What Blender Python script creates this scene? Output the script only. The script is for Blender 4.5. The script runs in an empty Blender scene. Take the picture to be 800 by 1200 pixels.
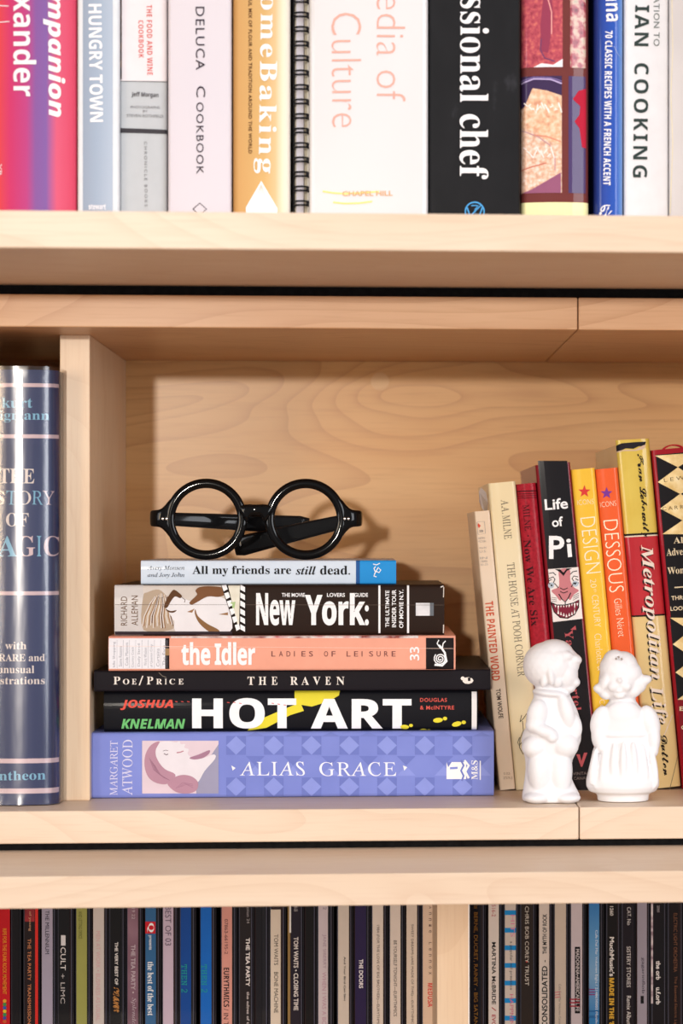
import bpy, bmesh, math, random
from mathutils import Vector, Matrix
from mathutils.geometry import tessellate_polygon
random.seed(7)
SC = bpy.context.scene
COL = bpy.data.collections.new('photograph_scene')     # joined to the scene at the end

# ------------------------------------------------------------------ camera
W, H = 800, 1200
LENS, SENSOR = 85.0, 24.0
F = LENS / SENSOR * W                  # focal length in pixels
PU, PV = 613.0, 627.0                  # principal point of the (cropped) photograph
YAW = math.radians(3.6)
DIST = 1.382                           # eye to the front plane of the middle shelf
EYE = Vector((0.0, -DIST, 1.30))
RIGHT = Vector((math.cos(YAW), -math.sin(YAW), 0))
FWD = Vector((math.sin(YAW), math.cos(YAW), 0))
UP = Vector((0, 0, 1))
cam = bpy.data.cameras.new('camera')
cam.lens = LENS
cam.sensor_fit = 'HORIZONTAL'
cam.sensor_width = SENSOR
cam.shift_x = (W / 2 - PU) / W
cam.shift_y = (PV - H / 2) / W
cam.clip_start = 0.05
cam.dof.use_dof = True
cam.dof.focus_distance = DIST + 0.06
cam.dof.aperture_fstop = 9.0
camo = bpy.data.objects.new('camera', cam)
COL.objects.link(camo)
camo.location = EYE
camo.rotation_euler = (math.pi / 2, 0, -YAW)
SC.camera = camo

# ------------------------------------------------------------------ light
SC.view_settings.view_transform = 'Standard'
SC.view_settings.look = 'None'
SC.view_settings.exposure = 0.0
SC.view_settings.gamma = 1.0
world = bpy.data.worlds.new('world')
SC.world = world
world.use_nodes = True
world.node_tree.nodes['Background'].inputs[0].default_value = (0.98, 0.97, 1.0, 1)
world.node_tree.nodes['Background'].inputs[1].default_value = 0.30


def lamp(name, kind, energy, color, loc, target=None, size=None, size_y=None, angle=None, rot=None):
    l = bpy.data.lights.new(name, kind)
    l.energy = energy
    l.color = color
    if size:
        l.shape = 'RECTANGLE'
        l.size = size
        l.size_y = size_y or size
    if angle is not None:
        l.angle = angle
    o = bpy.data.objects.new(name, l)
    COL.objects.link(o)
    o.location = loc
    if target is not None:
        d = Vector(target) - Vector(loc)
        o.rotation_euler = d.to_track_quat('-Z', 'Y').to_euler()
    return o


# low sun through a window behind the camera, slightly from the left
e, a = math.radians(2.8), math.radians(5.5)
sd = Vector((math.sin(a) * math.cos(e), math.cos(a) * math.cos(e), -math.sin(e)))
lamp('low_sun', 'SUN', 1.05, (1.0, 0.91, 0.80), (-0.6, -6, 1.6), Vector((-0.6, -6, 1.6)) + sd, angle=math.radians(1.6))
# high window before the shelves, added left fill, a cooler window to the right and a warm room lamp to the left
lamp('high_window', 'AREA', 25, (0.98, 0.97, 1.0), (0.3, -1.3, 3.0), (0, 0, 1.2), size=2.0, size_y=1.2)
lamp('left_fill', 'AREA', 20, (0.96, 0.97, 1.0), (-2.0, -2.5, 1.62), (0, 0, 1.2), size=1.0, size_y=1.2)  # unseen fill light added to brighten the middle bay from the left
lamp('right_window', 'AREA', 40, (0.92, 0.95, 1.0), (1.9, -2.6, 1.66), (0, 0, 1.2), size=1.0, size_y=1.3)
lamp('room_lamp', 'AREA', 5, (1.0, 0.66, 0.28), (-1.2, -1.7, 1.5), (0, 0, 1.25), size=0.22, size_y=0.5)


# ------------------------------------------------------------------ helpers
def s2l(c):
    out = []
    for v in c[:3]:
        v = v / 255.0
        out.append(v / 12.92 if v <= 0.04045 else ((v + 0.055) / 1.055) ** 2.4)
    return (*out, 1.0)


def hx(s):
    return tuple(int(s[i:i + 2], 16) for i in (0, 2, 4))


MATS = {}


def mat(c, rough=0.45, coat=0.0, spec=0.08, metal=0.0, name=None):
    if isinstance(c, str):
        c = hx(c)
    key = (c, rough, coat, spec, metal)
    if key in MATS:
        return MATS[key]
    m = bpy.data.materials.new(name or 'print_%02x%02x%02x' % c)
    m.use_nodes = True
    nt = m.node_tree
    b = nt.nodes['Principled BSDF']
    b.inputs['Roughness'].default_value = rough
    b.inputs['Specular IOR Level'].default_value = spec
    b.inputs['Coat IOR'].default_value = 1.4
    b.inputs['Coat Weight'].default_value = coat
    b.inputs['Coat Roughness'].default_value = 0.06
    b.inputs['Roughness'].default_value = max(rough, 0.5) if not metal and rough > 0.13 else rough
    b.inputs['Metallic'].default_value = metal
    # faint procedural mottling of the ink / surface
    tc = nt.nodes.new('ShaderNodeTexCoord')
    no = nt.nodes.new('ShaderNodeTexNoise')
    no.inputs['Scale'].default_value = 120
    no.inputs['Detail'].default_value = 3
    nt.links.new(tc.outputs['Object'], no.inputs['Vector'])
    mx = nt.nodes.new('ShaderNodeMix')
    mx.data_type = 'RGBA'
    l = s2l(c)
    mx.inputs[6].default_value = tuple(min(1, v * 0.93) for v in l[:3]) + (1,)
    mx.inputs[7].default_value = tuple(min(1, v * 1.05) for v in l[:3]) + (1,)
    nt.links.new(no.outputs['Fac'], mx.inputs[0])
    nt.links.new(mx.outputs[2], b.inputs['Base Color'])
    MATS[key] = m
    return m


def ramp_mat(name, axis, span, stops, rough=0.35, coat=0.3, noise=0.0):
    """colour that changes along one local axis (span in metres)"""
    m = bpy.data.materials.new(name)
    m.use_nodes = True
    nt = m.node_tree
    b = nt.nodes['Principled BSDF']
    b.inputs['Roughness'].default_value = max(rough, 0.5)
    b.inputs['Specular IOR Level'].default_value = 0.08
    b.inputs['Coat Weight'].default_value = coat
    b.inputs['Coat Roughness'].default_value = 0.06
    tc = nt.nodes.new('ShaderNodeTexCoord')
    sp = nt.nodes.new('ShaderNodeSeparateXYZ')
    nt.links.new(tc.outputs['Object'], sp.inputs[0])
    mr = nt.nodes.new('ShaderNodeMapRange')
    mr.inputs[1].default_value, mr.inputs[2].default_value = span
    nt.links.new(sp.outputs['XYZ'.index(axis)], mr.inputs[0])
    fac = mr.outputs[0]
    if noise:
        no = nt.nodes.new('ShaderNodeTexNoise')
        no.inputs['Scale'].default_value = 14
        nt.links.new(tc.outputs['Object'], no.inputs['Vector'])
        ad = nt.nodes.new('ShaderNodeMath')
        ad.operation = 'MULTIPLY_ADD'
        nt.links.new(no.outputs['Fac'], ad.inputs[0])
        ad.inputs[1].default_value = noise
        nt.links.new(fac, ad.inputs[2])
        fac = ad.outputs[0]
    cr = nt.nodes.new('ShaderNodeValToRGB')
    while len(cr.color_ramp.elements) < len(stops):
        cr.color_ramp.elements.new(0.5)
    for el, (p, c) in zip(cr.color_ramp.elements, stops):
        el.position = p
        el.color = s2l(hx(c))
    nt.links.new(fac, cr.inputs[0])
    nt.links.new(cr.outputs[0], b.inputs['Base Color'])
    return m


def noise_mat(name, scale, stops, stretch=(1, 1, 1), detail=5, rough=0.35, coat=0.3, dist=0.0, bump=0.0, metal=0.0):
    m = bpy.data.materials.new(name)
    m.use_nodes = True
    nt = m.node_tree
    b = nt.nodes['Principled BSDF']
    b.inputs['Roughness'].default_value = max(rough, 0.5)
    b.inputs['Specular IOR Level'].default_value = 0.08
    b.inputs['Coat Weight'].default_value = coat
    b.inputs['Coat Roughness'].default_value = 0.06
    b.inputs['Metallic'].default_value = metal
    tc = nt.nodes.new('ShaderNodeTexCoord')
    mp = nt.nodes.new('ShaderNodeMapping')
    mp.inputs['Scale'].default_value = stretch
    nt.links.new(tc.outputs['Object'], mp.inputs[0])
    no = nt.nodes.new('ShaderNodeTexNoise')
    no.inputs['Scale'].default_value = scale
    no.inputs['Detail'].default_value = detail
    no.inputs['Distortion'].default_value = dist
    nt.links.new(mp.outputs[0], no.inputs['Vector'])
    cr = nt.nodes.new('ShaderNodeValToRGB')
    while len(cr.color_ramp.elements) < len(stops):
        cr.color_ramp.elements.new(0.5)
    for el, (p, c) in zip(cr.color_ramp.elements, stops):
        el.position = p
        el.color = s2l(hx(c))
    nt.links.new(no.outputs['Fac'], cr.inputs[0])
    nt.links.new(cr.outputs[0], b.inputs['Base Color'])
    if bump:
        bp = nt.nodes.new('ShaderNodeBump')
        bp.inputs['Strength'].default_value = 0.6
        bp.inputs['Distance'].default_value = bump
        nt.links.new(no.outputs['Fac'], bp.inputs['Height'])
        nt.links.new(bp.outputs[0], b.inputs['Normal'])
    return m


def clear_mat(name, tint=(1, 1, 1), rough=0.06, ior=1.45, bump=0.0, bscale=60, base=0.0):
    m = bpy.data.materials.new(name)
    m.use_nodes = True
    nt = m.node_tree
    nt.nodes.clear()
    out = nt.nodes.new('ShaderNodeOutputMaterial')
    tr = nt.nodes.new('ShaderNodeBsdfTransparent')
    tr.inputs[0].default_value = (*tint, 1)
    gl = nt.nodes.new('ShaderNodeBsdfGlossy')
    gl.inputs['Roughness'].default_value = rough
    gl.inputs[0].default_value = (1, 1, 1, 1)
    fr = nt.nodes.new('ShaderNodeFresnel')
    fr.inputs[0].default_value = ior
    ad = nt.nodes.new('ShaderNodeMath')
    ad.operation = 'ADD'
    ad.use_clamp = True
    ad.inputs[1].default_value = base
    nt.links.new(fr.outputs[0], ad.inputs[0])
    mx = nt.nodes.new('ShaderNodeMixShader')
    nt.links.new(ad.outputs[0], mx.inputs[0])
    nt.links.new(tr.outputs[0], mx.inputs[1])
    nt.links.new(gl.outputs[0], mx.inputs[2])
    nt.links.new(mx.outputs[0], out.inputs[0])
    if bump:
        tc = nt.nodes.new('ShaderNodeTexCoord')
        mp = nt.nodes.new('ShaderNodeMapping')
        mp.inputs['Scale'].default_value = (1.6, 1, 0.35)
        nt.links.new(tc.outputs['Object'], mp.inputs[0])
        no = nt.nodes.new('ShaderNodeTexNoise')
        no.inputs['Scale'].default_value = bscale
        nt.links.new(mp.outputs[0], no.inputs['Vector'])
        bp = nt.nodes.new('ShaderNodeBump')
        bp.inputs['Strength'].default_value = 0.5
        bp.inputs['Distance'].default_value = bump
        nt.links.new(no.outputs['Fac'], bp.inputs['Height'])
        nt.links.new(bp.outputs[0], gl.inputs['Normal'])
        nt.links.new(bp.outputs[0], fr.inputs['Normal'])
    return m


def wood_mat(name, light, mid, dark, axis='X', figure=0.35, fig_scale=9.0, rough=0.45, coat=0.12):
    """maple: long fine pores, soft growth-ring figure"""
    m = bpy.data.materials.new(name)
    m.use_nodes = True
    nt = m.node_tree
    N, L = nt.nodes.new, nt.links.new
    b = nt.nodes['Principled BSDF']
    b.inputs['Roughness'].default_value = rough
    b.inputs['Coat Weight'].default_value = coat
    b.inputs['Coat Roughness'].default_value = 0.22
    b.inputs['Specular IOR Level'].default_value = 0.3
    tc = N('ShaderNodeTexCoord')

    def mapped(sc):
        mp = N('ShaderNodeMapping')
        if axis == 'Z':
            sc = (sc[2], sc[1], sc[0])
        mp.inputs['Scale'].default_value = sc
        L(tc.outputs['Object'], mp.inputs[0])
        return mp.outputs[0]
    fine = N('ShaderNodeTexNoise')
    fine.inputs['Scale'].default_value = 1.0
    fine.inputs['Detail'].default_value = 6
    L(mapped((28, 420, 700)), fine.inputs['Vector'])
    blot = N('ShaderNodeTexNoise')
    blot.inputs['Scale'].default_value = 1.0
    blot.inputs['Detail'].default_value = 3
    L(mapped((5, 14, 24)), blot.inputs['Vector'])
    wv = N('ShaderNodeTexNoise')
    wv.inputs['Scale'].default_value = 1.0
    wv.inputs['Detail'].default_value = 1.5
    wv.inputs['Distortion'].default_value = 0.6
    L(mapped((fig_scale * 0.55, fig_scale * 3, fig_scale * 1.6)), wv.inputs['Vector'])
    ml = N('ShaderNodeMath')
    ml.operation = 'MULTIPLY'
    ml.inputs[1].default_value = 21.0
    L(wv.outputs['Fac'], ml.inputs[0])
    fr = N('ShaderNodeMath')
    fr.operation = 'FRACT'
    L(ml.outputs[0], fr.inputs[0])
    pw = N('ShaderNodeMath')
    pw.operation = 'POWER'
    pw.inputs[1].default_value = 4.0
    L(fr.outputs[0], pw.inputs[0])
    m1 = N('ShaderNodeMix')
    m1.data_type = 'RGBA'
    m1.inputs[6].default_value = s2l(hx(light))
    m1.inputs[7].default_value = s2l(hx(mid))
    mr = N('ShaderNodeMapRange')
    mr.inputs[1].default_value, mr.inputs[2].default_value = 0.32, 0.68
    L(blot.outputs['Fac'], mr.inputs[0])
    L(mr.outputs[0], m1.inputs[0])
    m2 = N('ShaderNodeMix')
    m2.data_type = 'RGBA'
    L(m1.outputs[2], m2.inputs[6])
    m2.inputs[7].default_value = s2l(hx(dark))
    f1 = N('ShaderNodeMath')
    f1.operation = 'MULTIPLY'
    f1.inputs[1].default_value = figure
    L(pw.outputs[0], f1.inputs[0])
    L(f1.outputs[0], m2.inputs[0])
    m3 = N('ShaderNodeMix')
    m3.data_type = 'RGBA'
    L(m2.outputs[2], m3.inputs[6])
    m3.inputs[7].default_value = s2l(hx(dark))
    mr2 = N('ShaderNodeMapRange')
    mr2.inputs[1].default_value, mr2.inputs[2].default_value = 0.5, 0.8
    mr2.inputs[4].default_value = 0.30
    L(fine.outputs['Fac'], mr2.inputs[0])
    L(mr2.outputs[0], m3.inputs[0])
    L(m3.outputs[2], b.inputs['Base Color'])
    bp = N('ShaderNodeBump')
    bp.inputs['Strength'].default_value = 0.08
    bp.inputs['Distance'].default_value = 0.0003
    L(fine.outputs['Fac'], bp.inputs['Height'])
    L(bp.outputs[0], b.inputs['Normal'])
    return m


def mesh_obj(name, bm, mats, parent=None, smooth=False, label=None):
    me = bpy.data.meshes.new(name)
    bm.normal_update()
    bm.to_mesh(me)
    bm.free()
    for m in (mats if isinstance(mats, (list, tuple)) else [mats]):
        me.materials.append(m)
    if smooth:
        for p in me.polygons:
            p.use_smooth = True
    o = bpy.data.objects.new(name, me)
    COL.objects.link(o)
    if parent is not None:
        o.parent = parent
    if label:
        o['label'] = label
    return o


def root(name, loc, label, cat, group=None, rot=(0, 0, 0)):
    o = bpy.data.objects.new(name, None)
    o.empty_display_size = 0.02
    COL.objects.link(o)
    o.location = loc
    o.rotation_euler = rot
    o['label'] = label
    o['category'] = cat
    if group:
        o['group'] = group
    return o


def box(bm, x0, x1, y0, y1, z0, z1, bevel=0.0, seg=2):
    r = bmesh.ops.create_cube(bm, size=1.0)
    vs = r['verts']
    for v in vs:
        v.co = Vector(((x0 + x1) / 2 + v.co.x * (x1 - x0), (y0 + y1) / 2 + v.co.y * (y1 - y0), (z0 + z1) / 2 + v.co.z * (z1 - z0)))
    if bevel:
        es = list({e for v in vs for e in v.link_edges})
        bmesh.ops.bevel(bm, geom=es, offset=bevel, segments=seg, affect='EDGES', profile=0.5)
    return bm


def bxm(*a, **k):
    return box(bmesh.new(), *a, **k)


def P(u, v, Y=0.0):
    """world point on the plane y = Y that the photograph shows at pixel (u, v)"""
    d = RIGHT * ((u - PU) / F) + UP * (-(v - PV) / F) + FWD
    t = (Y - EYE.y) / d.y
    return EYE + d * t


# ------------------------------------------------------------------ lettering
_tc = bpy.data.curves.new('type', 'FONT')
_to = bpy.data.objects.new('type', _tc)
SC.collection.objects.link(_to)
_tcache = {}
MATHS = {'s': (0x1d400, 0x1d41a, 0x1d7ce), 'i': (0x1d434, 0x1d44e, None), 'u': (0x1d434, 0x1d44e, None), 'j': (0x1d468, 0x1d482, None),
         'b': (0x1d5d4, 0x1d5ee, 0x1d7ec), 'h': (0x1d5d4, 0x1d5ee, 0x1d7ec), 'o': (0x1d63c, 0x1d656, None),
         'm': (0x1d670, 0x1d68a, 0x1d7f6), 'c': (0x1d4d0, 0x1d4ea, None), 'f': (0x1d56c, 0x1d586, None)}
OFFS = {'l': -0.018, 'h': 0.018, 'r': 0.0, 'k': 0.02, 'o': 0.014, 'c': 0.02}


def math_text(text, style):
    if style not in MATHS:
        return text
    U_, L_, D_ = MATHS[style]
    s = ''
    for ch in text:
        if 'A' <= ch <= 'Z':
            s += chr(U_ + ord(ch) - 65)
        elif 'a' <= ch <= 'z':
            s += '\u210e' if (ch == 'h' and L_ == 0x1d44e) else chr(L_ + ord(ch) - 97)
        elif ch.isdigit() and D_:
            s += chr(D_ + ord(ch) - 48)
        else:
            s += ch
    return s


WANTED = []
PENDING = []
GAP = 3.0


def set_type():
    """outline every line of lettering, one type-setting run per style"""
    runs = {}
    for key in WANTED:
        runs.setdefault(key[1:], [])
        if key[0] not in runs[key[1:]]:
            runs[key[1:]].append(key[0])
    for (style, space), texts in runs.items():
        _tc.body = '\n'.join(math_text(t, style) for t in texts)
        _tc.size = 1
        _tc.resolution_u = 3
        _tc.offset = OFFS.get(style, 0)
        _tc.space_character = space
        _tc.space_line = GAP
        dg = bpy.context.evaluated_depsgraph_get()
        dg.update()
        me = bpy.data.meshes.new_from_object(_to.evaluated_get(dg))
        line = [min(len(texts) - 1, max(0, round(-(v.co.y - 0.3) / GAP))) for v in me.vertices]
        per = [([], [], {}) for _ in texts]
        for v in me.vertices:
            k = line[v.index]
            per[k][2][v.index] = len(per[k][0])
            per[k][0].append((v.co.x, v.co.y + GAP * k))
        for p in me.polygons:
            k = line[p.vertices[0]]
            per[k][1].append(tuple(per[k][2][i] for i in p.vertices))
        bpy.data.meshes.remove(me)
        for t, (vs, fs, _) in zip(texts, per):
            if style == 'u':
                vs = [(x - 0.28 * y, y) for x, y in vs]
            x0, x1 = min(v[0] for v in vs), max(v[0] for v in vs)
            y0, y1 = min(v[1] for v in vs), max(v[1] for v in vs)
            _tcache[(t, style, space)] = ([((x - x0) / (x1 - x0), (y - y0) / (y1 - y0)) for x, y in vs], fs)


SPLIT = ('gold_diamond', 'footprint', 'brush_stroke', 'streak', 'blue_dash', 'rule_line', 'white_rule', 'colour_dot', 'star', 'worn_edge', 'drawn_line', 'stripe')


class Face:
    """a printed face: flat print authored in photograph pixels, laid on a surface of a thing"""

    def __init__(self, rt, y=0.0, surf=None, cuts=None, off=0.00012, host=None):
        self.rt = rt
        self.host = host
        self.M = Matrix.LocRotScale(rt.location, rt.rotation_euler, None)
        self.Mi = self.M.inverted()
        self.y = y
        self.surf = surf
        self.cuts = cuts or []
        self.parts = {}
        self.off = off
        self.eye = self.Mi @ EYE
        self.n = 0

    def loc(self, u, v):
        p = self.Mi @ P(u, v, 0.05)
        d = p - self.eye
        t = (self.y - self.eye.y) / d.y
        q = self.eye + d * t
        return q.x, q.z

    def _add(self, part, m, pts, faces, layer):
        L = self.parts.setdefault(part, [])
        L.append((m, pts, faces, layer))

    def T(self, text, style, a, b, h, m, part='lettering', layer=3, space=1.0):
        if h < 5.6:        # too small to show serifs
            style = {'b': 'k', 'h': 'k', 'o': 'k', 's': 'k', 'm': 'r', 'i': 'r', 'j': 'r', 'u': 'r'}.get(style, style)
        WANTED.append((text, style, space))
        self.parts.setdefault(part, []).append((text, style, space, a, b, h, m, layer))

    def _text(self, text, style, space, a, b, h, m, layer):
        vs, fs = _tcache[(text, style, space)]
        dx, dy = b[0] - a[0], b[1] - a[1]
        ln = math.hypot(dx, dy)
        ux, uy = dy / ln * h, -dx / ln * h
        pts = [self.loc(a[0] + dx * s + ux * t, a[1] + dy * s + uy * t) for s, t in vs]
        return m, pts, fs, layer

    def S(self, pts, m, part='picture', layer=1, sm=False):
        if sm:
            q = []
            n = len(pts)
            for i in range(n):
                p0, p1, p2, p3 = pts[i - 1], pts[i], pts[(i + 1) % n], pts[(i + 2) % n]
                for k in range(4):
                    t = k / 4
                    q.append(tuple(0.5 * (2 * p1[j] + (p2[j] - p0[j]) * t + (2 * p0[j] - 5 * p1[j] + 4 * p2[j] - p3[j]) * t * t
                                          + (3 * p1[j] - p0[j] - 3 * p2[j] + p3[j]) * t ** 3) for j in (0, 1)))
            pts = q
        p3 = [self.loc(*p) for p in pts]
        tris = tessellate_polygon([[Vector((x, z, 0)) for x, z in p3]])
        self._add(part, m, p3, [tuple(t) for t in tris], layer)

    def R(self, u0, v0, u1, v1, m, part='picture', layer=1):
        self.S([(u0, v0), (u1, v0), (u1, v1), (u0, v1)], m, part, layer)

    def B(self, x0, x1, z0, z1, m, part='picture', layer=1):
        """rectangle in local metres"""
        self._add(part, m, [(x0, z0), (x1, z0), (x1, z1), (x0, z1)], [(0, 1, 2, 3)], layer)

    def C(self, u, v, r, m, part='picture', layer=1, ry=None, n=20, rot=0):
        ry = ry or r
        pts = []
        for k in range(n):
            t = 2 * math.pi * k / n
            x, y = r * math.cos(t), ry * math.sin(t)
            pts.append((u + x * math.cos(rot) - y * math.sin(rot), v + x * math.sin(rot) + y * math.cos(rot)))
        self.S(pts, m, part, layer)

    def LN(self, pts, w, m, part='picture', layer=2):
        """stroke along a polyline"""
        L, Rr = [], []
        for i, p in enumerate(pts):
            q0 = pts[max(0, i - 1)]
            q1 = pts[min(len(pts) - 1, i + 1)]
            dx, dy = q1[0] - q0[0], q1[1] - q0[1]
            ln = math.hypot(dx, dy) or 1
            ww = w / 2
            L.append((p[0] - dy / ln * ww, p[1] + dx / ln * ww))
            Rr.append((p[0] + dy / ln * ww, p[1] - dx / ln * ww))
        p3 = [self.loc(*p) for p in L + Rr]
        n = len(pts)
        self._add(part, m, p3, [(i, i + 1, n + i + 1, n + i) for i in range(n - 1)], layer)

    def star(self, u, v, r, m, part='star', layer=2, rot=0):
        pts = []
        for k in range(10):
            rr = r if k % 2 == 0 else r * 0.42
            t = -math.pi / 2 + k * math.pi / 5 + rot
            pts.append((u + rr * math.cos(t), v + rr * math.sin(t)))
        self.S(pts, m, part, layer)

    def done(self, axis='x'):
        PENDING.append((self, axis))

    def build(self, axis):
        todo = []
        for part, items in self.parts.items():
            if part in SPLIT:
                todo += [(part, [it]) for it in items]
            else:
                todo.append((part, items))
        for part, items in todo:
            bm = bmesh.new()
            mats = []
            for it in items:
                m, pts, faces, layer = self._text(*it) if isinstance(it[0], str) else it
                if m not in mats:
                    mats.append(m)
                mi = mats.index(m)
                vs = [bm.verts.new((x, -layer * 0.00006 - self.off, z)) for x, z in pts]
                for f in faces:
                    if len(set(f)) < 3:
                        continue
                    try:
                        ff = bm.faces.new([vs[i] for i in f])
                    except ValueError:
                        continue
                    ff.material_index = mi
            bm.normal_update()
            for f in bm.faces:
                if f.normal.y > 0:
                    f.normal_flip()
            if self.surf:
                no = (1, 0, 0) if axis == 'x' else (0, 0, 1)
                for c in self.cuts:
                    co = (c, 0, 0) if axis == 'x' else (0, 0, c)
                    bmesh.ops.bisect_plane(bm, geom=bm.verts[:] + bm.edges[:] + bm.faces[:], plane_co=co, plane_no=no, dist=1e-6)
                k_ = 0 if axis == 'x' else 2
                for v in bm.verts:
                    v.co[k_] = min(max(v.co[k_], self.span[0]), self.span[1])
                    v.co.y += self.surf(v.co.x if axis == 'x' else v.co.z)
            else:
                for v in bm.verts:
                    v.co.y += self.y
            mesh_obj(part, bm, mats, self.host or self.rt)


# ------------------------------------------------------------------ books
PAGES = noise_mat('page_edges', 1.0, [(0.3, 'E6D9BE'), (0.7, 'F6EDD8')], stretch=(900, 900, 20), rough=0.8, coat=0)
PAGES_OLD = noise_mat('old_page_edges', 1.0, [(0.3, 'B98F5E'), (0.7, 'D9B98A')], stretch=(900, 900, 20), rough=0.85, coat=0)
PAGES_H = noise_mat('page_edges_flat', 1.0, [(0.3, 'E2D5BC'), (0.7, 'F6EDD8')], stretch=(20, 900, 900), rough=0.8, coat=0)


def spine_fn(T, bulge, r):
    def s(t):
        t = min(max(t, 0.0), T)
        d = min(t, T - t)
        y = bulge * (2 * t / T - 1) ** 2
        if d < r:
            y += r - math.sqrt(max(0, r * r - (r - d) ** 2))
        return y
    return s


def book(name, label, cx, T, L, Y, z0, depth, cover, lean=0.0, flat=False, bulge=0.0004, r=0.0012, hard=True,
         pages=None, group=None, x_left=None, base=None, cat='book'):
    """standing: thickness T along local x, length L along z.  flat: length L along x, thickness T along z.
    (cx, Y, z0) = middle of the front bottom edge."""
    rt = root(name, (cx, Y, z0), label, cat, group, rot=(0, lean, 0))
    s = spine_fn(T, bulge, r)
    c = 0.0026 if hard else 0.0006
    ts = []
    N = 22
    for k in range(N + 1):
        ts.append(T * (0.5 - 0.5 * math.cos(math.pi * k / N)))
    outer = [(0.0, depth)] + [(t, s(t)) for t in ts] + [(T, depth)]
    inner = [(T - c, depth)] + [(min(max(t, c), T - c), s(min(max(t, c), T - c)) + c) for t in reversed(ts)] + [(c, depth)]
    prof = outer + inner

    def pt(t, y, l):
        return (l - L / 2, y, t) if flat else (t - T / 2, y, l)
    bm = bmesh.new()
    rows = []
    for l in (0.0, L):
        rows.append([bm.verts.new(pt(t, y, l)) for t, y in prof])
    n = len(prof)
    for i in range(n):
        j = (i + 1) % n
        bm.faces.new((rows[0][i], rows[0][j], rows[1][j], rows[1][i]))
    no = len(outer)
    for row in rows:
        for i in range(no - 1):
            q = (row[i], row[i + 1], row[n - 2 - i], row[n - 1 - i])
            if len({v.co.to_tuple(7) for v in q}) >= 3:
                try:
                    bm.faces.new(q)
                except ValueError:
                    pass
    bmesh.ops.remove_doubles(bm, verts=bm.verts[:], dist=1e-7)
    bmesh.ops.recalc_face_normals(bm, faces=bm.faces[:])
    cov = mesh_obj('cover', bm, cover, rt)
    ins = 0.003 if hard else 0.0002
    pin = 0.003 if hard else 0.0004
    y0 = max(s(c), s(T / 2)) + c + 0.0008
    bm = bmesh.new()
    if flat:
        box(bm, -L / 2 + ins, L / 2 - ins, y0, depth - pin, c, T - c, 0.0006, 1)
        mesh_obj('page_block', bm, pages or PAGES_H, rt)
    else:
        box(bm, -T / 2 + c, T / 2 - c, y0, depth - pin, ins, L - ins, 0.0006, 1)
        mesh_obj('page_block', bm, pages or PAGES, rt)
    cuts = []
    edge = [0.0003, 0.0008, 0.0015, 0.0025] + ([r * 0.6, r * 0.8, r, r * 1.3] if r > 0.0028 else [])
    edge = sorted(edge)
    ks = [T * k / 8 for k in range(1, 8)] if bulge > 0.0005 else [T * .25, T * .5, T * .75]
    for c_ in edge + ks + [T - e_ for e_ in edge]:
        cuts.append(c_ if flat else c_ - T / 2)
    f = Face(rt, 0.0, (lambda z: s(z)) if flat else (lambda x: s(x + T / 2)), sorted(cuts), host=cov)
    f.axis = 'z' if flat else 'x'
    f.span = (0.00002, T - 0.00002) if flat else (-T / 2 + 0.00002, T / 2 - 0.00002)
    f.off = 0.00025 if r > 0.004 else 0.00012

    return f


# ------------------------------------------------------------------ levels
Yb = 0.263                                   # face of the back panels
yU, yM, yLo = -0.173, 0.0, -0.101            # front planes of the three bookcases
zM1 = P(400, 385, 0).z                       # middle unit, underside of the top board
zM2 = P(400, 347, 0).z                       # its top
zS = P(400, 948, 0).z                        # middle unit, top of the bottom board
zS0 = P(400, 986, 0).z
zU0 = P(400, 293.5, yU).z                    # upper unit, underside
zU = P(400, 249.5, yU).z                     # upper unit, top of board
zL = P(400, 1024, yLo).z                     # lower unit, top of board
zL0 = P(400, 1061.5, yLo).z
XL = P(-90, 600, 0).x
XR = P(905, 600, 0).x
xs = P(677, 600, 0).x                        # joint between the two board lengths
zCD = zL0 - 0.009 - 0.1245                   # shelf the discs stand on

MAPLE = wood_mat('maple_board', 'DFCAB4', 'D8BFA6', 'C09A7C', figure=0.22, fig_scale=5)
MAPLE_SHADED = wood_mat('maple_board_shaded', 'DDB48E', 'D2A47C', 'B57F55', figure=0.35, fig_scale=5)  # same maple, overhang shade and warm bounce painted into its colour
MAPLE_V = wood_mat('maple_upright', 'E6CDB0', 'DFC09E', 'C59C76', axis='Z', figure=0.15, fig_scale=4)
PLY = wood_mat('maple_plywood_back', 'E3B47A', 'DAA568', 'B27643', figure=0.42, fig_scale=5.5, rough=0.42)
BLACK_FOAM = noise_mat('black_foam_strip', 300, [(0.3, '0C0B0C'), (0.8, '1B1A1B')], rough=0.8, coat=0)

# ------------------------------------------------------------------ setting
wm = noise_mat('wall_paint', 40, [(0.3, 'DDD8D0'), (0.7, 'E4DFD8')], rough=0.8, coat=0)
bm = bxm(-2.2, 2.2, 0.29, 0.34, 0, 2.6)
o = mesh_obj('wall_back', bm, wm)
o['kind'] = 'structure'
fm = wood_mat('floor_boards', 'B98A5E', 'A87A50', '7C5230', figure=0.4)
bm = bxm(-2.2, 2.2, -3.4, 0.29, -0.03, 0)
o = mesh_obj('floor', bm, fm)
o['kind'] = 'structure'

BV = 0.0007
# middle bookcase
mid = root('bookcase', (0, 0, zS0), 'middle maple bookcase unit holding the stacked books, spectacles and figurines', 'bookcase', 'stacked maple bookcase units')


def bpart(rt, name, x0, x1, y0, y1, z0, z1, m, bevel=BV, label=None):
    l = rt.location
    bm = bxm(x0 - l.x, x1 - l.x, y0 - l.y, y1 - l.y, z0 - l.z, z1 - l.z, bevel=bevel)
    return mesh_obj(name, bm, m, rt, label=label)


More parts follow.
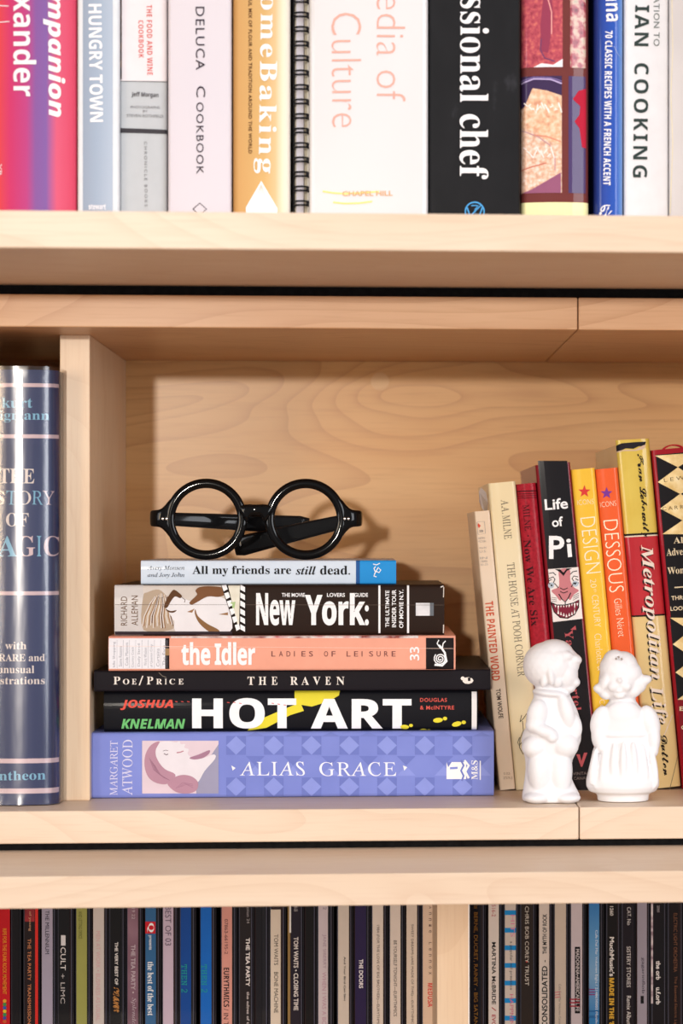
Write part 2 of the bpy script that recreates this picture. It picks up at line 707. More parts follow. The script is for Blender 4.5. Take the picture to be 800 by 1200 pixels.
g = 0.0003
bpart(mid, 'top_board', XL, xs - g, yM, Yb, zM1, zM2, MAPLE_SHADED)
bpart(mid, 'top_board', xs + g, XR, yM, Yb, zM1, zM2, MAPLE_SHADED)
bpart(mid, 'bottom_board', XL, xs + 0.0007 - g, yM, Yb, zS0, zS, MAPLE)
bpart(mid, 'bottom_board', xs + 0.0007 + g, XR, yM, Yb, zS0, zS, MAPLE)
dY = 0.054
dx0, dx1 = P(70, 660, dY).x, P(105.3, 660, dY).x
bpart(mid, 'divider', dx0, dx1, dY, Yb, zS, zM1, MAPLE_V, bevel=0.0005)
bpart(mid, 'back_panel', XL, XR, Yb, Yb + 0.006, zS0, zM2, PLY, bevel=0)
bpart(mid, 'side_panel', XL - 0.018, XL, yM, Yb, zS0, zM2, MAPLE_V)
bpart(mid, 'side_panel', XR, XR + 0.018, yM, Yb, zS0, zM2, MAPLE_V)
bpart(mid, 'spacer_strip', XL, XR, yM + 0.006, Yb, zM2, zU0, BLACK_FOAM, bevel=0)
bpart(mid, 'spacer_strip', XL, XR, yM + 0.006, Yb, zL, zS0, BLACK_FOAM, bevel=0)
for u, v, Y_ in ((445, 447, Yb),):
    p = P(u, v, Y_)
    bm = bmesh.new()
    bmesh.ops.create_cone(bm, cap_ends=True, segments=28, radius1=0.0062, radius2=0.0062, depth=0.0012)
    bmesh.ops.rotate(bm, verts=bm.verts, cent=(0, 0, 0), matrix=Matrix.Rotation(math.pi / 2, 3, 'X'))
    bmesh.ops.translate(bm, verts=bm.verts, vec=p - mid.location)
    mesh_obj('plug', bm, wood_mat('plug_wood', 'E6BE8C', 'DFB27C', 'C48A55', figure=0.3), mid)
# upper bookcase
up_ = root('bookcase', (0, 0, zU0), 'upper maple bookcase unit jutting forward under the row of cookbooks', 'bookcase', 'stacked maple bookcase units')
xu = P(676, 310, -0.06).x
bpart(up_, 'bottom_board', XL, XR, yU, Yb, zU0, zU, MAPLE, bevel=0.0008)
bpart(up_, 'back_panel', XL, XR, Yb, Yb + 0.006, zU0, zU + 0.34, PLY, bevel=0)
bpart(up_, 'side_panel', XL - 0.018, XL, yU, Yb, zU0, zU + 0.34, MAPLE_V)
bpart(up_, 'side_panel', XR, XR + 0.018, yU, Yb, zU0, zU + 0.34, MAPLE_V)
bpart(up_, 'top_board', XL - 0.018, XR + 0.018, yU, Yb, zU + 0.34, zU + 0.359, MAPLE)
# lower bookcase
low = root('bookcase', (0, 0, 0), 'lower maple bookcase unit over the row of disc cases', 'bookcase', 'stacked maple bookcase units')
bpart(low, 'top_board', XL - 0.018, XR + 0.018, yLo, Yb, zL0, zL, MAPLE, bevel=0.0006)
bpart(low, 'divider', P(512, 1130, 0.0).x, P(549.6, 1130, 0.0).x, 0.0, Yb, zCD, zL0, MAPLE_V, bevel=0.0003)
bpart(low, 'edge_strip', P(548.4, 1130, 0.0).x, P(549.8, 1130, 0.0).x, -0.0006, 0.0, zCD, zL0, mat('F1ECE8', 0.4), bevel=0)
bpart(low, 'shelf_board', XL, XR, yLo + 0.02, Yb, zCD - 0.018, zCD, MAPLE)
bpart(low, 'back_panel', XL, XR, Yb, Yb + 0.006, 0, zL0, PLY, bevel=0)
bpart(low, 'side_panel', XL - 0.018, XL, yLo, Yb, 0, zL0, MAPLE_V)
bpart(low, 'side_panel', XR, XR + 0.018, yLo, Yb, 0, zL0, MAPLE_V)

WHITE = mat('F4F2F2', 0.4)
WHITEG = mat('F2F0F0', 0.3, 0.4)
INK = mat('17161A', 0.5)
exec_parts = []

# ================================================================== upper row
GU = 'cookbooks on the upper shelf'


def ubook(label, u0, u1, Y, depth, ht, cover, name='book', vref=120, **k):
    a, b = P(u0, vref, Y), P(u1, vref, Y)
    return book(name, label, (a.x + b.x) / 2, b.x - a.x, ht, Y, zU, depth, cover, group=GU, **k)


YU_ = -0.06
# pink and purple
T_ = P(89.5, 120, YU_).x - P(-14, 120, YU_).x
pk = ramp_mat('pink_purple_spine', 'X', (-T_ / 2, T_ / 2),
              [(0.0, 'E0603A'), (0.13, 'DC4A4A'), (0.27, 'CC3A6C'), (0.46, 'B84482'), (0.56, '84589C'), (0.68, '7E5CA0'), (0.80, 'D05A78'), (1.0, 'C84460')], noise=0.05)
f = ubook('thick glossy magenta and purple cookbook at the left end of the top row', -14, 89.5, YU_, 0.19, 0.255, pk, bulge=0.0015, r=0.003)
WH2 = mat('F0EEF0', 0.35, 0.1)
f.T('mpanion', 'o', (50.5, -8), (51.5, 137), 25, WH2)
f.T('xander', 'b', (15.5, -6), (15.5, 113), 27, WH2)
f.T('VR', 'r', (-1, 192), (-1, 206), 3, WH2)
f.LN([(-4, 6), (10, 7)], 1.0, WH2, part='streak')
f.LN([(-4, 26), (11, 25)], 1.0, WH2, part='streak')
f.done(f.axis)
# blue-grey with white edges
f = ubook('slim grey-blue cookbook with white edges reading HUNGRY TOWN', 90.5, 139.5, YU_, 0.16, 0.235, mat('D6DADF', 0.3, 0.3), r=0.0018)
T_ = f.T_ if hasattr(f, 'T_') else 0.02
gb = ramp_mat('grey_blue_print', 'X', (-0.011, 0.009), [(0.0, '8E9AAC'), (0.5, '98A7BB'), (1.0, 'ABB8C9')])
f.R(97, -60, 132, 300, gb, 'colour_panel')
f.T('HUNGRY TOWN', 'b', (103.5, 5), (105.5, 143), 15.5, WH2, space=1.0)
f.T('stewart', 'b', (104, 245.5), (124, 245.5), 6, WH2)
f.done(f.axis)
# two tone
f = ubook('narrow cookbook with white upper and grey lower spine and a dark band', 140.5, 195.5, YU_ + 0.006, 0.2, 0.25, mat('B4B8BC', 0.35, 0.2))
f.R(139, -80, 197, 95, mat('DCD5D8', 0.35, 0.2), 'upper_panel', 1)
f.LN([(140, 95), (196, 96)], 0.8, mat('6E6E72'), 'upper_panel', 2)
f.R(139, -80, 142.6, 93, noise_mat('dark_gold_photo', 150, [(0.35, '1B1416'), (0.55, '4A2E1C'), (0.75, 'B58A4A')]), 'upper_panel', 2)
f.S([(140, 150), (196, 152), (196, 157), (140, 155.5)], mat('3C3A3F'), 'band', 2)
RED = mat('C9605A', 0.5)
f.T('THE FOOD AND WINE', 'b', (171.5, 6), (172.5, 88), 6.5, RED, space=1.1)
f.T('COOKBOOK', 'b', (162, 24), (162.5, 68), 6, RED, space=1.1)
DG = mat('4A484C', 0.5)
f.T('Jeff Morgan', 'b', (154, 114.5), (185.5, 115.5), 7, DG)
MG = mat('77767A', 0.5)
f.T('PHOTOGRAPHS', 'r', (153, 127), (187, 127.5), 3, MG)
f.T('BY', 'r', (167.5, 132), (173, 132), 3, MG)
f.T('STEVEN ROTHFELD', 'r', (148.5, 137), (191, 138), 3.4, MG)
f.T('CHRONICLE BOOKS', 'r', (168.8, 166), (169.5, 242), 3.4, MG, space=1.5)
f.done(f.axis)
# lavender white, dark caps
lv = noise_mat('pearly_white_jacket', 7, [(0.3, 'CAC4CE'), (0.7, 'D8D2D6')], stretch=(1, 1, 0.6), rough=0.28, coat=0.5, detail=2)
f = ubook('thick pale lilac-white cookbook with thin dark spaced capitals', 196.5, 271, YU_, 0.21, 0.27, lv, r=0.002, bulge=0.0008)
DK = mat('2B2332', 0.5)
BR = mat('8C7466', 0.5)
f.T('DELUCA', 'r', (229, 8), (229.5, 82), 10.5, DK, space=1.15)
f.T('C', 'r', (230, 101), (230, 114), 10.5, DK)
f.T('OOKBOOK', 'r', (230, 120), (230, 204), 8.5, DK, space=1.15)
f.LN([(240, 248), (234, 243), (228, 238)][::-1] and [(226, 245), (234, 238), (242, 245), (234, 252), (226, 245)], 1.0, DK, 'emblem')
f.done(f.axis)
# golden baking
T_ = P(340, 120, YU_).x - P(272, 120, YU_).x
gd = ramp_mat('golden_spine_glare', 'X', (-T_ / 2, T_ / 2), [(0.0, 'B08048'), (0.12, 'C49860'), (0.55, 'CCA66C'), (0.74, 'D6B688'), (0.86, 'E4D6BC'), (1.0, 'E6E0D6')])  # right edge pales: glare painted into the gold ramp
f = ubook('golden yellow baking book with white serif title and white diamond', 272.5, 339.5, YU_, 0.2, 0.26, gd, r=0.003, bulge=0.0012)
f.T('omeBaking', 's', (300, -6), (297, 203), 26, WH2, space=1.14)
f.T('UL MIX OF FLOUR AND TRADITION AROUND THE WORLD', 'b', (291, 0), (291, 180), 4.2, mat('5A3B22', 0.5), space=1.12)
f.S([(288, 243), (306, 212), (325, 244), (325, 285), (288, 285)], WH2, 'emblem', 1)
for k in range(7):
    f.LN([(306, 216), (293 + 4.3 * k, 246)], 0.5, mat('CFC7BC', 0.5), 'emblem', 2)
f.done(f.axis)
# spiral bound
a, b = P(342.5, 120, YU_ + 0.004), P(361.5, 120, YU_ + 0.004)
zt = 0.235
rt = root('spiral_bound_book', ((a.x + b.x) / 2, YU_ + 0.004, zU), 'thin spiral-bound cookbook with black double-wire coil between golden and white books', 'book', GU)
wd = b.x - a.x
mesh_obj('cover', bxm(-wd / 2, -wd / 2 + 0.0009, 0.005, 0.19, 0, zt, 0.0002, 1), mat('151316', 0.4, 0.3), rt)
mesh_obj('cover', bxm(wd / 2 - 0.0009, wd / 2, 0.005, 0.19, 0, zt, 0.0002, 1), mat('E8E4DC', 0.4, 0.3), rt)
mesh_obj('page_block', bxm(-wd / 2 + 0.001, wd / 2 - 0.0011, 0.008, 0.188, 0.001, zt - 0.001), PAGES, rt)
mesh_obj('spine_strip', bxm(-wd / 2 + 0.0019, wd / 2 - 0.0027, 0.003, 0.0055, 0.001, zt - 0.001, 0.0006), mat('C6C3CC', 0.35, 0.4), rt)
wire = mat('222228', 0.25, 0.4, metal=0.6)
pit = 17.0 / (F / (DIST + YU_))
k = 0
zz = 0.004
while zz < zt - 0.004:
    bm = bmesh.new()
    for dz in (0.0, 0.0022):
        prev = None
        n, m_ = 14, 6
        rings = []
        for i in range(n + 1):
            t = math.pi * (-0.12 + 1.24 * i / n)
            c = Vector((-math.cos(t) * (wd / 2 - 0.0004) + 0.0002, 0.006 - math.sin(t) * 0.0052, zz + dz))
            tg = Vector((math.sin(t), -math.cos(t) * 0.55, 0)).normalized()
            nr = Vector((tg.y, -tg.x, 0))
            rings.append([bm.verts.new(c + nr * 0.00055 * math.cos(2 * math.pi * j / m_) + Vector((0, 0, 1)) * 0.00055 * math.sin(2 * math.pi * j / m_)) for j in range(m_)])
        for i in range(n):
            for j in range(m_):
                bm.faces.new((rings[i][j], rings[i][(j + 1) % m_], rings[i + 1][(j + 1) % m_], rings[i + 1][j]))
    box(bm, wd / 2 - 0.0014, wd / 2 - 0.0001, 0.0018, 0.0034, zz - 0.0006, zz + 0.0028, 0.0005, 1)
    bmesh.ops.recalc_face_normals(bm, faces=bm.faces[:])
    mesh_obj('wire_loop', bm, wire, rt, smooth=True)
    zz += pit
# big white
bw = noise_mat('glossy_white_jacket', 5, [(0.3, 'CFCDCE'), (0.7, 'E2E1E3')], stretch=(1.5, 1, 0.4), rough=0.22, coat=0.6, detail=2)
f = ubook('very thick white cookbook with thin coral lettering and yellow brush strokes', 362, 501.5, YU_ - 0.004, 0.21, 0.27, bw, r=0.003, bulge=0.001)
CORAL = mat('E3A597', 0.5)
f.T('Culture', 'l', (388, 15), (389, 149), 35, CORAL)
f.T('edia of', 'l', (441, -6), (441, 119), 34, CORAL)
YS = mat('EEDB86', 0.5)
f.LN([(378, 224), (390, 226), (404, 227), (424, 226), (444, 224.5)], 2.0, YS, 'brush_stroke')
f.LN([(390, 237), (404, 238.5), (422, 238), (436, 236)], 2.0, YS, 'brush_stroke')
f.T('CHAPEL HILL', 'k', (401, 230), (460, 229.5), 6, mat('D6A77C', 0.5), space=1.0)
f.done(f.axis)
# black
bk = noise_mat('black_mottled_jacket', 60, [(0.35, '121215'), (0.62, '17171A'), (0.78, '3A3A40')], stretch=(1, 1, 0.5), rough=0.3, coat=0.5, detail=6)
f = ubook('thick black cookbook with white serif title and blue round emblem', 503, 609.5, YU_ - 0.002, 0.22, 0.28, bk, r=0.0012, bulge=0.0004)
f.T('ssional chef', 's', (539, -4), (538, 210), 34, WH2, space=1.0)
EB = mat('4FA0DC', 0.5)
for rr, w_ in ((11.0, 1.5),):
    f.LN([(556 + rr * math.cos(t * math.pi / 16), 248 + rr * math.sin(t * math.pi / 16)) for t in range(33)], w_, EB, 'emblem')
f.LN([(547, 243), (552, 257), (556, 247), (560, 257), (565, 243)], 1.6, EB, 'emblem')
f.LN([(552, 241), (560, 241), (556, 246)], 1.4, EB, 'emblem')
f.LN([(549, 255), (563, 241)], 1.2, EB, 'emblem')
f.done(f.axis)
# photo book
f = ubook('brown cookbook with framed food photographs and cream foot', 611, 690, YU_, 0.2, 0.265, mat('6A3230', 0.3, 0.5), r=0.003, bulge=0.003)
beef = noise_mat('roast_meat_photo', 480, [(0.2, '7E2B3C'), (0.5, 'B04A58'), (0.72, 'C96A62'), (0.9, 'D99A84')], rough=0.25, coat=0.5)
bread = noise_mat('dusted_bread_photo', 510, [(0.25, 'B98A78'), (0.5, 'DDB49A'), (0.75, 'EFE0DA')], rough=0.25, coat=0.5)
bread2 = noise_mat('bread_crumb_photo', 360, [(0.25, 'C2836A'), (0.5, 'E0B392'), (0.8, 'F0DCC8')], rough=0.25, coat=0.5)
dish = mat('3A2A4E', 0.25, 0.5)
f.R(611, -60, 659, 78.5, beef, 'food_photo', 1)
f.S([(637, -10), (646, -6), (648, 20), (644, 50), (642, 62), (634, 60), (633, 30)], mat('8E3A52', 0.3), 'food_photo', 2)
f.S([(625, 78.5), (634, 74), (648, 76), (659, 69), (659, 78.5)], mat('E8DFE4', 0.3), 'food_photo', 2)
f.LN([(641, -4), (646, 14), (646, 40)], 1.4, mat('DF9A96', 0.3), 'food_photo', 3)
f.LN([(634, 45), (633, 58), (638, 68), (650, 72)], 1.5, mat('6C3E62', 0.3), 'food_photo', 3)
f.R(668, -60, 686.5, 79, noise_mat('salad_photo', 270, [(0.25, '5A2334'), (0.45, 'A8505E'), (0.6, 'C9AFA0'), (0.8, '93A08C')], rough=0.25, coat=0.5), 'food_photo', 1)
f.R(611, 89, 658, 226, bread, 'food_photo', 1)
f.S([(611, 89), (658, 89), (658, 112), (640, 106), (624, 103), (619, 122), (611, 127)], dish, 'food_photo', 2)
f.LN([(611, 97), (625, 92), (645, 93), (658, 98)], 1.6, mat('B9A8D2', 0.3), 'food_photo', 3)
f.LN([(611, 94), (625, 90), (645, 91), (658, 95)], 0.8, mat('8672AC', 0.3), 'food_photo', 3)
f.S([(624, 103), (640, 106), (657, 112), (657, 170), (640, 164), (630, 156), (611, 148), (614, 126)], bread2, 'food_photo', 3)
f.S([(611, 198), (626, 194), (640, 190), (636, 180), (643, 186), (648, 196), (652, 204), (636, 216), (622, 226), (611, 226)], bread, 'food_photo', 2)
for k in range(9):
    f.LN([(614 + 5 * k, 120 + 3 * (k % 4)), (618 + 5 * k, 124 + 4 * (k % 3)), (622 + 4 * k, 122 + 5 * (k % 2))], 1.3, mat('F4E8E4', 0.4), 'food_photo', 5)
    f.LN([(613 + 4 * k, 172 + 4 * (k % 4)), (617 + 4 * k, 175 + 5 * (k % 3))], 1.5, mat('F0DFDA', 0.4), 'food_photo', 5)
f.LN([(611, 152), (630, 160), (644, 170), (650, 186), (650, 200)], 1.2, mat('B98E96', 0.3), 'food_photo', 4)
f.LN([(611, 199), (624, 195), (640, 191)], 1.5, mat('C0705E', 0.3), 'food_photo', 4)
f.LN([(626, 158), (640, 160), (657, 166)], 1.6, mat('D08A72', 0.3), 'food_photo', 4)
f.S([(611, 226), (622, 222), (640, 212), (657, 202), (657, 226)], mat('8E5572', 0.3), 'food_photo', 3)
f.R(666, 89, 686.5, 226, mat('4A3A66', 0.3, 0.5), 'food_photo', 1)
f.S([(671, 116), (678, 106), (687, 103), (687, 173), (682, 172), (679, 150), (673, 142), (679, 134), (680, 124)], mat('B01F38', 0.3), 'food_photo', 2)
f.R(600, 237, 700, 300, mat('E9E4AE', 0.35, 0.3), 'foot_band', 1)
f.done(f.axis)
# blue
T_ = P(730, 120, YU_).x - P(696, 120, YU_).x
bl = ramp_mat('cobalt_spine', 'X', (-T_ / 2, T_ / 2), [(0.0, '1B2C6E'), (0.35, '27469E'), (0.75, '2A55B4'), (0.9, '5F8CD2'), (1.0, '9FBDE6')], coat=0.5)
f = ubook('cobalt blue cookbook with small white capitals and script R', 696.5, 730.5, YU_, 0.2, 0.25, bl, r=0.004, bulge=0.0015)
f.T('ana', 'b', (709, -8), (710, 25), 14, WH2)
f.T('70 CLASSIC RECIPES WITH A FRENCH ACCENT', 'b', (709, 36), (706.5, 217), 8.5, WH2, space=1.05)
f.T('R', 'c', (702, 253), (717, 253), 13, WH2)
f.LN([(719, 54), (723, 62), (730, 70)], 0.7, mat('8FA5D6'), 'crease')
f.done(f.axis)
# white with dark green caps
f = ubook('white cookbook with widely spaced dark green capitals', 731.5, 783, YU_, 0.2, 0.26, mat('E0E1E6', 0.3, 0.4), r=0.002)
GR = mat('33403F', 0.5)
f.T('IAN', 'b', (744, 6), (743, 54), 16.5, GR, space=1.15)
f.T('COOKING', 'b', (743, 74), (741, 208), 17, GR, space=1.25)
f.T('ATION TO', 'r', (765.5, -4), (765.5, 54), 7, mat('66706F', 0.5), space=1.1)
f.done(f.axis)
f = ubook('plain greyish white jacketed book at the right end of the top row', 784, 842, YU_, 0.2, 0.25, noise_mat('pale_jacket', 12, [(0.3, 'CFCCCE'), (0.7, 'E0DEE0')], rough=0.2, coat=0.7, detail=2), r=0.002)
f.LN([(787, -5), (788, 60), (786, 110), (788, 170), (785, 250)], 0.9, mat('E9E0C2', 0.3), 'edge_line')
f.done(f.axis)

# ================================================================== middle bay: book in clear sleeve
Ym = 0.027
a, b = P(-27, 690, Ym), P(66.5, 690, Ym)
hM = P(20, 428, Ym).z - zS
NAVY = noise_mat('navy_jacket', 9, [(0.3, '333860'), (0.7, '465078')], stretch=(1.5, 1, 0.4), rough=0.35, coat=0.5, detail=3)
f = book('jacketed_book', 'old navy hardcover in a crinkled clear sleeve, left of the divider', (a.x + b.x) / 2, b.x - a.x, hM - 0.003, Ym, zS + 0.0005, 0.165, NAVY,
         bulge=0.005, r=0.006, pages=PAGES_OLD)
rtm = f.rt
PKL = mat('E3C9CC', 0.45)
LB = mat('8FC2DC', 0.45)
CRM = mat('F0E2DC', 0.45)
for v0, v1 in ((449, 453.5), (509, 513.5), (693, 697.5), (889, 894.5), (924, 930)):
    f.R(-30, v0, 70, v1, PKL, 'rule_line', 1)
f.T('kurt', 's', (2, 478), (38, 478), 12, LB)
f.T('eligmann', 's', (-14, 495), (57, 495), 14, LB)
f.T('THE', 's', (-1, 566), (40, 566.5), 17, CRM)
x = -18
for ch, cc, u0, u1 in (('H', CRM, -29, -19), ('I', PKL, -17, -13), ('S', CRM, -7, 5), ('T', LB, 7, 19), ('O', CRM, 20, 36), ('R', LB, 37, 50), ('Y', PKL, 49, 62)):
    f.T(ch, 'u' if ch != 'S' else 's', (u0, 591), (u1, 591.5), 16, cc)
f.T('OF', 's', (7, 617), (33.5, 617), 16, CRM)
for ch, cc, u0, u1 in (('M', PKL, -24, -4), ('A', LB, -3, 20), ('G', PKL, 20, 41), ('I', LB, 43, 48), ('C', PKL, 51, 68)):
    f.T(ch, 's', (u0, 652), (u1, 652), 24, cc)
for tx, u0, u1, v, hh in (('with', 6, 31, 761, 9), ('100 RARE and', -24, 52, 775, 9), ('unusual', -3, 40, 789, 9), ('illustrations', -20, 52, 802, 9)):
    f.T(tx, 's', (u0, v), (u1, v), hh, CRM)
f.T('Pantheon', 's', (-22, 915), (53, 914), 11, LB)
f.done(f.axis)
# clear sleeve: a wrapped, slightly crinkled film
T_, L_ = b.x - a.x, hM
sf = spine_fn(T_, 0.005, 0.006)
bm = bmesh.new()
cols = [(-T_ / 2 - 0.0006, 0.11)] + [(-T_ / 2 - 0.0006, 0.02)]
for k in range(25):
    t = T_ * (0.5 - 0.5 * math.cos(math.pi * k / 24))
    cols.append((t - T_ / 2, sf(t) - 0.0009))
cols[2] = (-T_ / 2 - 0.0006, cols[2][1])
cols[-1] = (T_ / 2 + 0.0006, cols[-1][1])
cols += [(T_ / 2 + 0.0006, 0.02), (T_ / 2 + 0.0006, 0.11)]
rows = []
NZ = 70
for i in range(NZ + 1):
    z = 0.0002 + (L_ - 0.0012) * i / NZ
    edge = max(0, 1 - min(z, L_ - z) / 0.012)
    r_ = []
    for j, (x, y) in enumerate(cols):
        w_ = edge * 0.0006 * random.uniform(-1, 0.4)
        r_.append(bm.verts.new((x, y - 0.00015 + w_, z)))
    rows.append(r_)
for i in range(NZ):
    for j in range(len(cols) - 1):
        bm.faces.new((rows[i][j], rows[i][j + 1], rows[i + 1][j + 1], rows[i + 1][j]))
mesh_obj('clear_sleeve', bm, clear_mat('clear_film', rough=0.2, bump=0.0004, bscale=60, base=0.03), rtm, smooth=True, label='crinkled clear plastic sleeve')

# ================================================================== the stack
stack_z = zS


def fbook(label, uL, uR, vT, vB, Y, depth, cover, name='book', grp='books stacked flat under the spectacles', **k):
    global stack_z
    a = P(uL, (vT + vB) / 2, Y)
    b = P(uR, (vT + vB) / 2, Y)
    zt = P(340, vT, Y).z
    T = zt - stack_z - 0.0002
    f = book(name, label, (a.x + b.x) / 2, T, b.x - a.x, Y, stack_z + 0.0001, depth, cover, flat=True, group=grp, **k)
    f.yoff = 0
    stack_z = zt
    return f


YS_ = 0.062
# 1 periwinkle
PWB = '7E8AD0'
PW = noise_mat('periwinkle_jacket', 30, [(0.3, '7884CC'), (0.7, '838FD6')], rough=0.35, coat=0.0)
f = fbook('thick periwinkle blue hardcover at the bottom of the flat stack', 107, 578.5, 857.5, 935, YS_, 0.165, PW, bulge=0.0008, r=0.002)
DP, LP, MP = mat('707CC4', 0.4), mat('8C98DC', 0.4), mat('7682C8', 0.4)
for v in (873.5, 922):
    u = 277.0
    while u < 560:
        if not (505 < u < 560 and v == 0):
            f.R(u - 12, v - 11, u + 11, v + 11, DP, 'quilt_pattern', 1)
            f.S([(u - 0.5, v - 11), (u + 11, v), (u - 0.5, v + 11), (u - 12, v)], LP, 'quilt_pattern', 2)
        u += 44.2
u = 299.0
while u < 570:
    f.S([(u - 11, 886), (u + 11, 886), (u, 897)], DP, 'quilt_pattern', 1)
    f.S([(u - 11, 909), (u + 11, 909), (u, 897.5)], LP, 'quilt_pattern', 1)
    f.S([(u - 11, 863), (u + 11, 863), (u, 858)], MP, 'quilt_pattern', 1)
    u += 44.2
PALE = mat('D9D6EC', 0.4)
f.T('MARGARET', 'u', (137.5, 932), (138, 868), 9, PALE, space=1.0)
f.T('ATWOOD', 'u', (155, 932), (155.5, 867), 12, PALE, space=1.0)
f.T('ALIAS', 'u', (281, 909), (357, 909), 16.5, mat('F2F2FA', 0.4), space=1.12)
f.T('GRACE', 'u', (374, 909.5), (464, 909.5), 16.5, mat('F2F2FA', 0.4), space=1.12)
f.S([(271, 897), (276, 900), (272.5, 903)], WHITE, 'lettering', 3)
f.S([(472, 897), (477, 899), (473.5, 903)], WHITE, 'lettering', 3)
SK, HR, HR2 = mat('E3DCE2', 0.4), mat('B58A9C', 0.4), mat('A67C92', 0.4)
f.R(166.5, 868, 256, 930, mat('DCC9D2', 0.4), 'portrait', 3)
f.S([(256, 872), (256, 930), (230, 930), (229, 915), (236, 900), (248, 884)], mat('9C99B2', 0.4), 'portrait', 4)
f.S([(184, 873), (195, 868.5), (206, 870), (210, 868.5), (212, 872), (217, 872), (216, 876), (221, 878), (220, 883), (224, 887), (236, 889), (250, 884), (252, 889), (240, 903), (230, 918), (212, 919), (196, 908), (184, 894)], SK, 'portrait', 5, sm=True)
f.S([(187, 869), (177, 873), (170.5, 884), (169.5, 898), (173.5, 910), (182, 917), (194, 919), (203, 914), (205, 907), (193, 901), (185, 891), (182, 880)], HR, 'portrait', 6, sm=True)
f.S([(196, 918), (204, 911), (214, 908), (225, 910), (232, 917), (230, 926), (220, 930), (206, 928)], HR, 'portrait', 7, sm=True)
f.S([(222, 888), (233, 884), (245, 879), (245, 883), (238, 888), (228, 890)], HR2, 'portrait', 6, sm=True)
f.LN([(192, 883), (195, 884.5), (197, 883.5)], 1.0, mat('76606E'), 'portrait', 8)
f.LN([(191, 880), (194, 879), (197, 879.5)], 0.6, mat('76606E'), 'portrait', 8)
f.LN([(207, 882), (211, 881.5), (215, 880)], 1.3, mat('B9808C'), 'portrait', 8)
for k in range(5):
    f.LN([(175 + 1.5 * k, 888 + 2 * k), (180 + 2 * k, 902 + 1.5 * k), (193 + 1.5 * k, 912 + k * .6)], 0.45, mat('9A6F86'), 'portrait', 8)
for k in range(3):
    f.LN([(206 + 3 * k, 924 - k), (214 + 2 * k, 917 + k), (226, 919 + 2 * k)], 0.45, mat('9A6F86'), 'portrait', 8)
f.R(523, 893, 546, 913, WHITE, 'emblem', 3)
f.S([(523, 893), (529, 893), (525, 899)], DP, 'emblem', 4)
f.S([(527, 899), (536, 898.5), (536, 901), (527, 901.5)], PW, 'emblem', 4)
f.LN([(540, 891), (543, 897), (540, 903), (543, 909), (541, 915)], 2.2, DP, 'emblem', 5)
f.LN([(544, 891), (549, 897), (545, 904), (549, 912)], 2.6, WHITE, 'emblem', 5)
f.T('M&S', 's', (559.5, 913.5), (559.5, 891), 7.5, WHITE, 'emblem')
f.LN([(562.5, 914), (562.5, 891.5)], 1.3, WHITE, 'emblem')
f.done('z')
# 2 black with yellow
BJ = mat('131319', 0.3, 0.04)
f = fbook('black hardcover with bold white HOT ART title and yellow splash', 121.5, 560, 809, 857.5, YS_ + 0.004, 0.16, BJ, bulge=0.0012, r=0.0025)
YL = mat('E8D93E', 0.4)
f.S([(289, 857), (300, 845), (330, 832), (345, 826), (330, 824), (345, 819), (345, 809.5), (398, 809.5), (397, 815), (385, 822), (365, 828), (353, 826), (356, 833), (340, 838), (312, 853)], YL, 'yellow_splash', 1)
HW = mat('F5F5F8', 0.35)
f.T('HOT', 'h', (225, 854), (347, 854), 36, HW, layer=3, space=1.04)
f.T('ART', 'h', (364, 854), (482, 854), 35, HW, layer=3, space=1.06)
for tx in ((205, 822), (212, 822), (219, 822), (266, 823), (273, 823), (280, 824), (318, 824), (325, 825), (332, 826)):
    f.LN([tx, (tx[0] + 3, tx[1] + .4)], 0.8, mat('D8504A'), 'dashed_line', 4)
f.T('JOSHUA', 'o', (141, 832), (203, 832), 12, mat('E2574A', 0.4))
f.T('KNELMAN', 'o', (142, 854), (217, 854), 11.5, mat('6FBF74', 0.4))
f.T('DOUGLAS', 'b', (492, 822.5), (523.5, 822.5), 4.6, mat('D4584E', 0.4), space=1.15)
f.T('& McINTYRE', 'b', (492, 831.5), (532, 831.5), 4.6, mat('D4584E', 0.4), space=1.15)
for (u, v, sc, rt_) in ((513, 844, 1, -0.1), (535, 848.5, 1, -0.25), (474, 852, .9, 0.05), (496, 856.5, .8, 0)):
    f.C(u, v, 5.8 * sc, YL, 'footprint', 4, ry=2.9 * sc, rot=rt_, n=14)
    f.C(u + 8.2 * sc, v - 2.0 * sc * (1 if rt_ else 0), 2.6 * sc, YL, 'footprint', 4, ry=2.2 * sc, n=10)
f.R(552.5, 810.5, 558.5, 856, WHITEG, 'white_edge', 2)
f.done('z')
# 3 thin black
BM = mat('1A161C', 0.45, 0.0)
f = fbook('thin plain black hardcover reading THE RAVEN, above the yellow-splashed black book', 110, 574.5, 785, 809, YS_ - 0.002, 0.165, BM, bulge=0.0002, r=0.001)
CR = mat('EDE4DC', 0.4)
x = 134
for ch, u0, u1, hh in (('P', 133, 141, 9), ('O', 144, 151.5, 6.5), ('E', 154.5, 160, 6.5), ('/', 162.5, 168, 11), ('P', 172, 179.5, 9), ('R', 183, 190, 6.5), ('I', 193, 195.5, 6.5), ('C', 198.5, 205, 6.5), ('E', 209, 215, 6.5)):
    f.T(ch, 's', (u0, 802 + (1 if ch == '/' else 0)), (u1, 802 + (1 if ch == '/' else 0)), hh, CR)
for ch, u0, u1 in (('T', 290, 298), ('H', 303, 312), ('E', 318, 325), ('R', 340, 349), ('A', 353, 362), ('V', 366.5, 375.5), ('E', 381, 387.5), ('N', 394, 403.5)):
    f.T(ch, 's', (u0, 802.5), (u1, 802.5), 9.5, CR)
f.C(548, 797.5, 6.5, CR, 'emblem', 3, ry=4, n=9)
f.C(542, 795, 2.4, CR, 'emblem', 3, n=8)
f.R(548, 794, 551, 798, BM, 'emblem', 4)
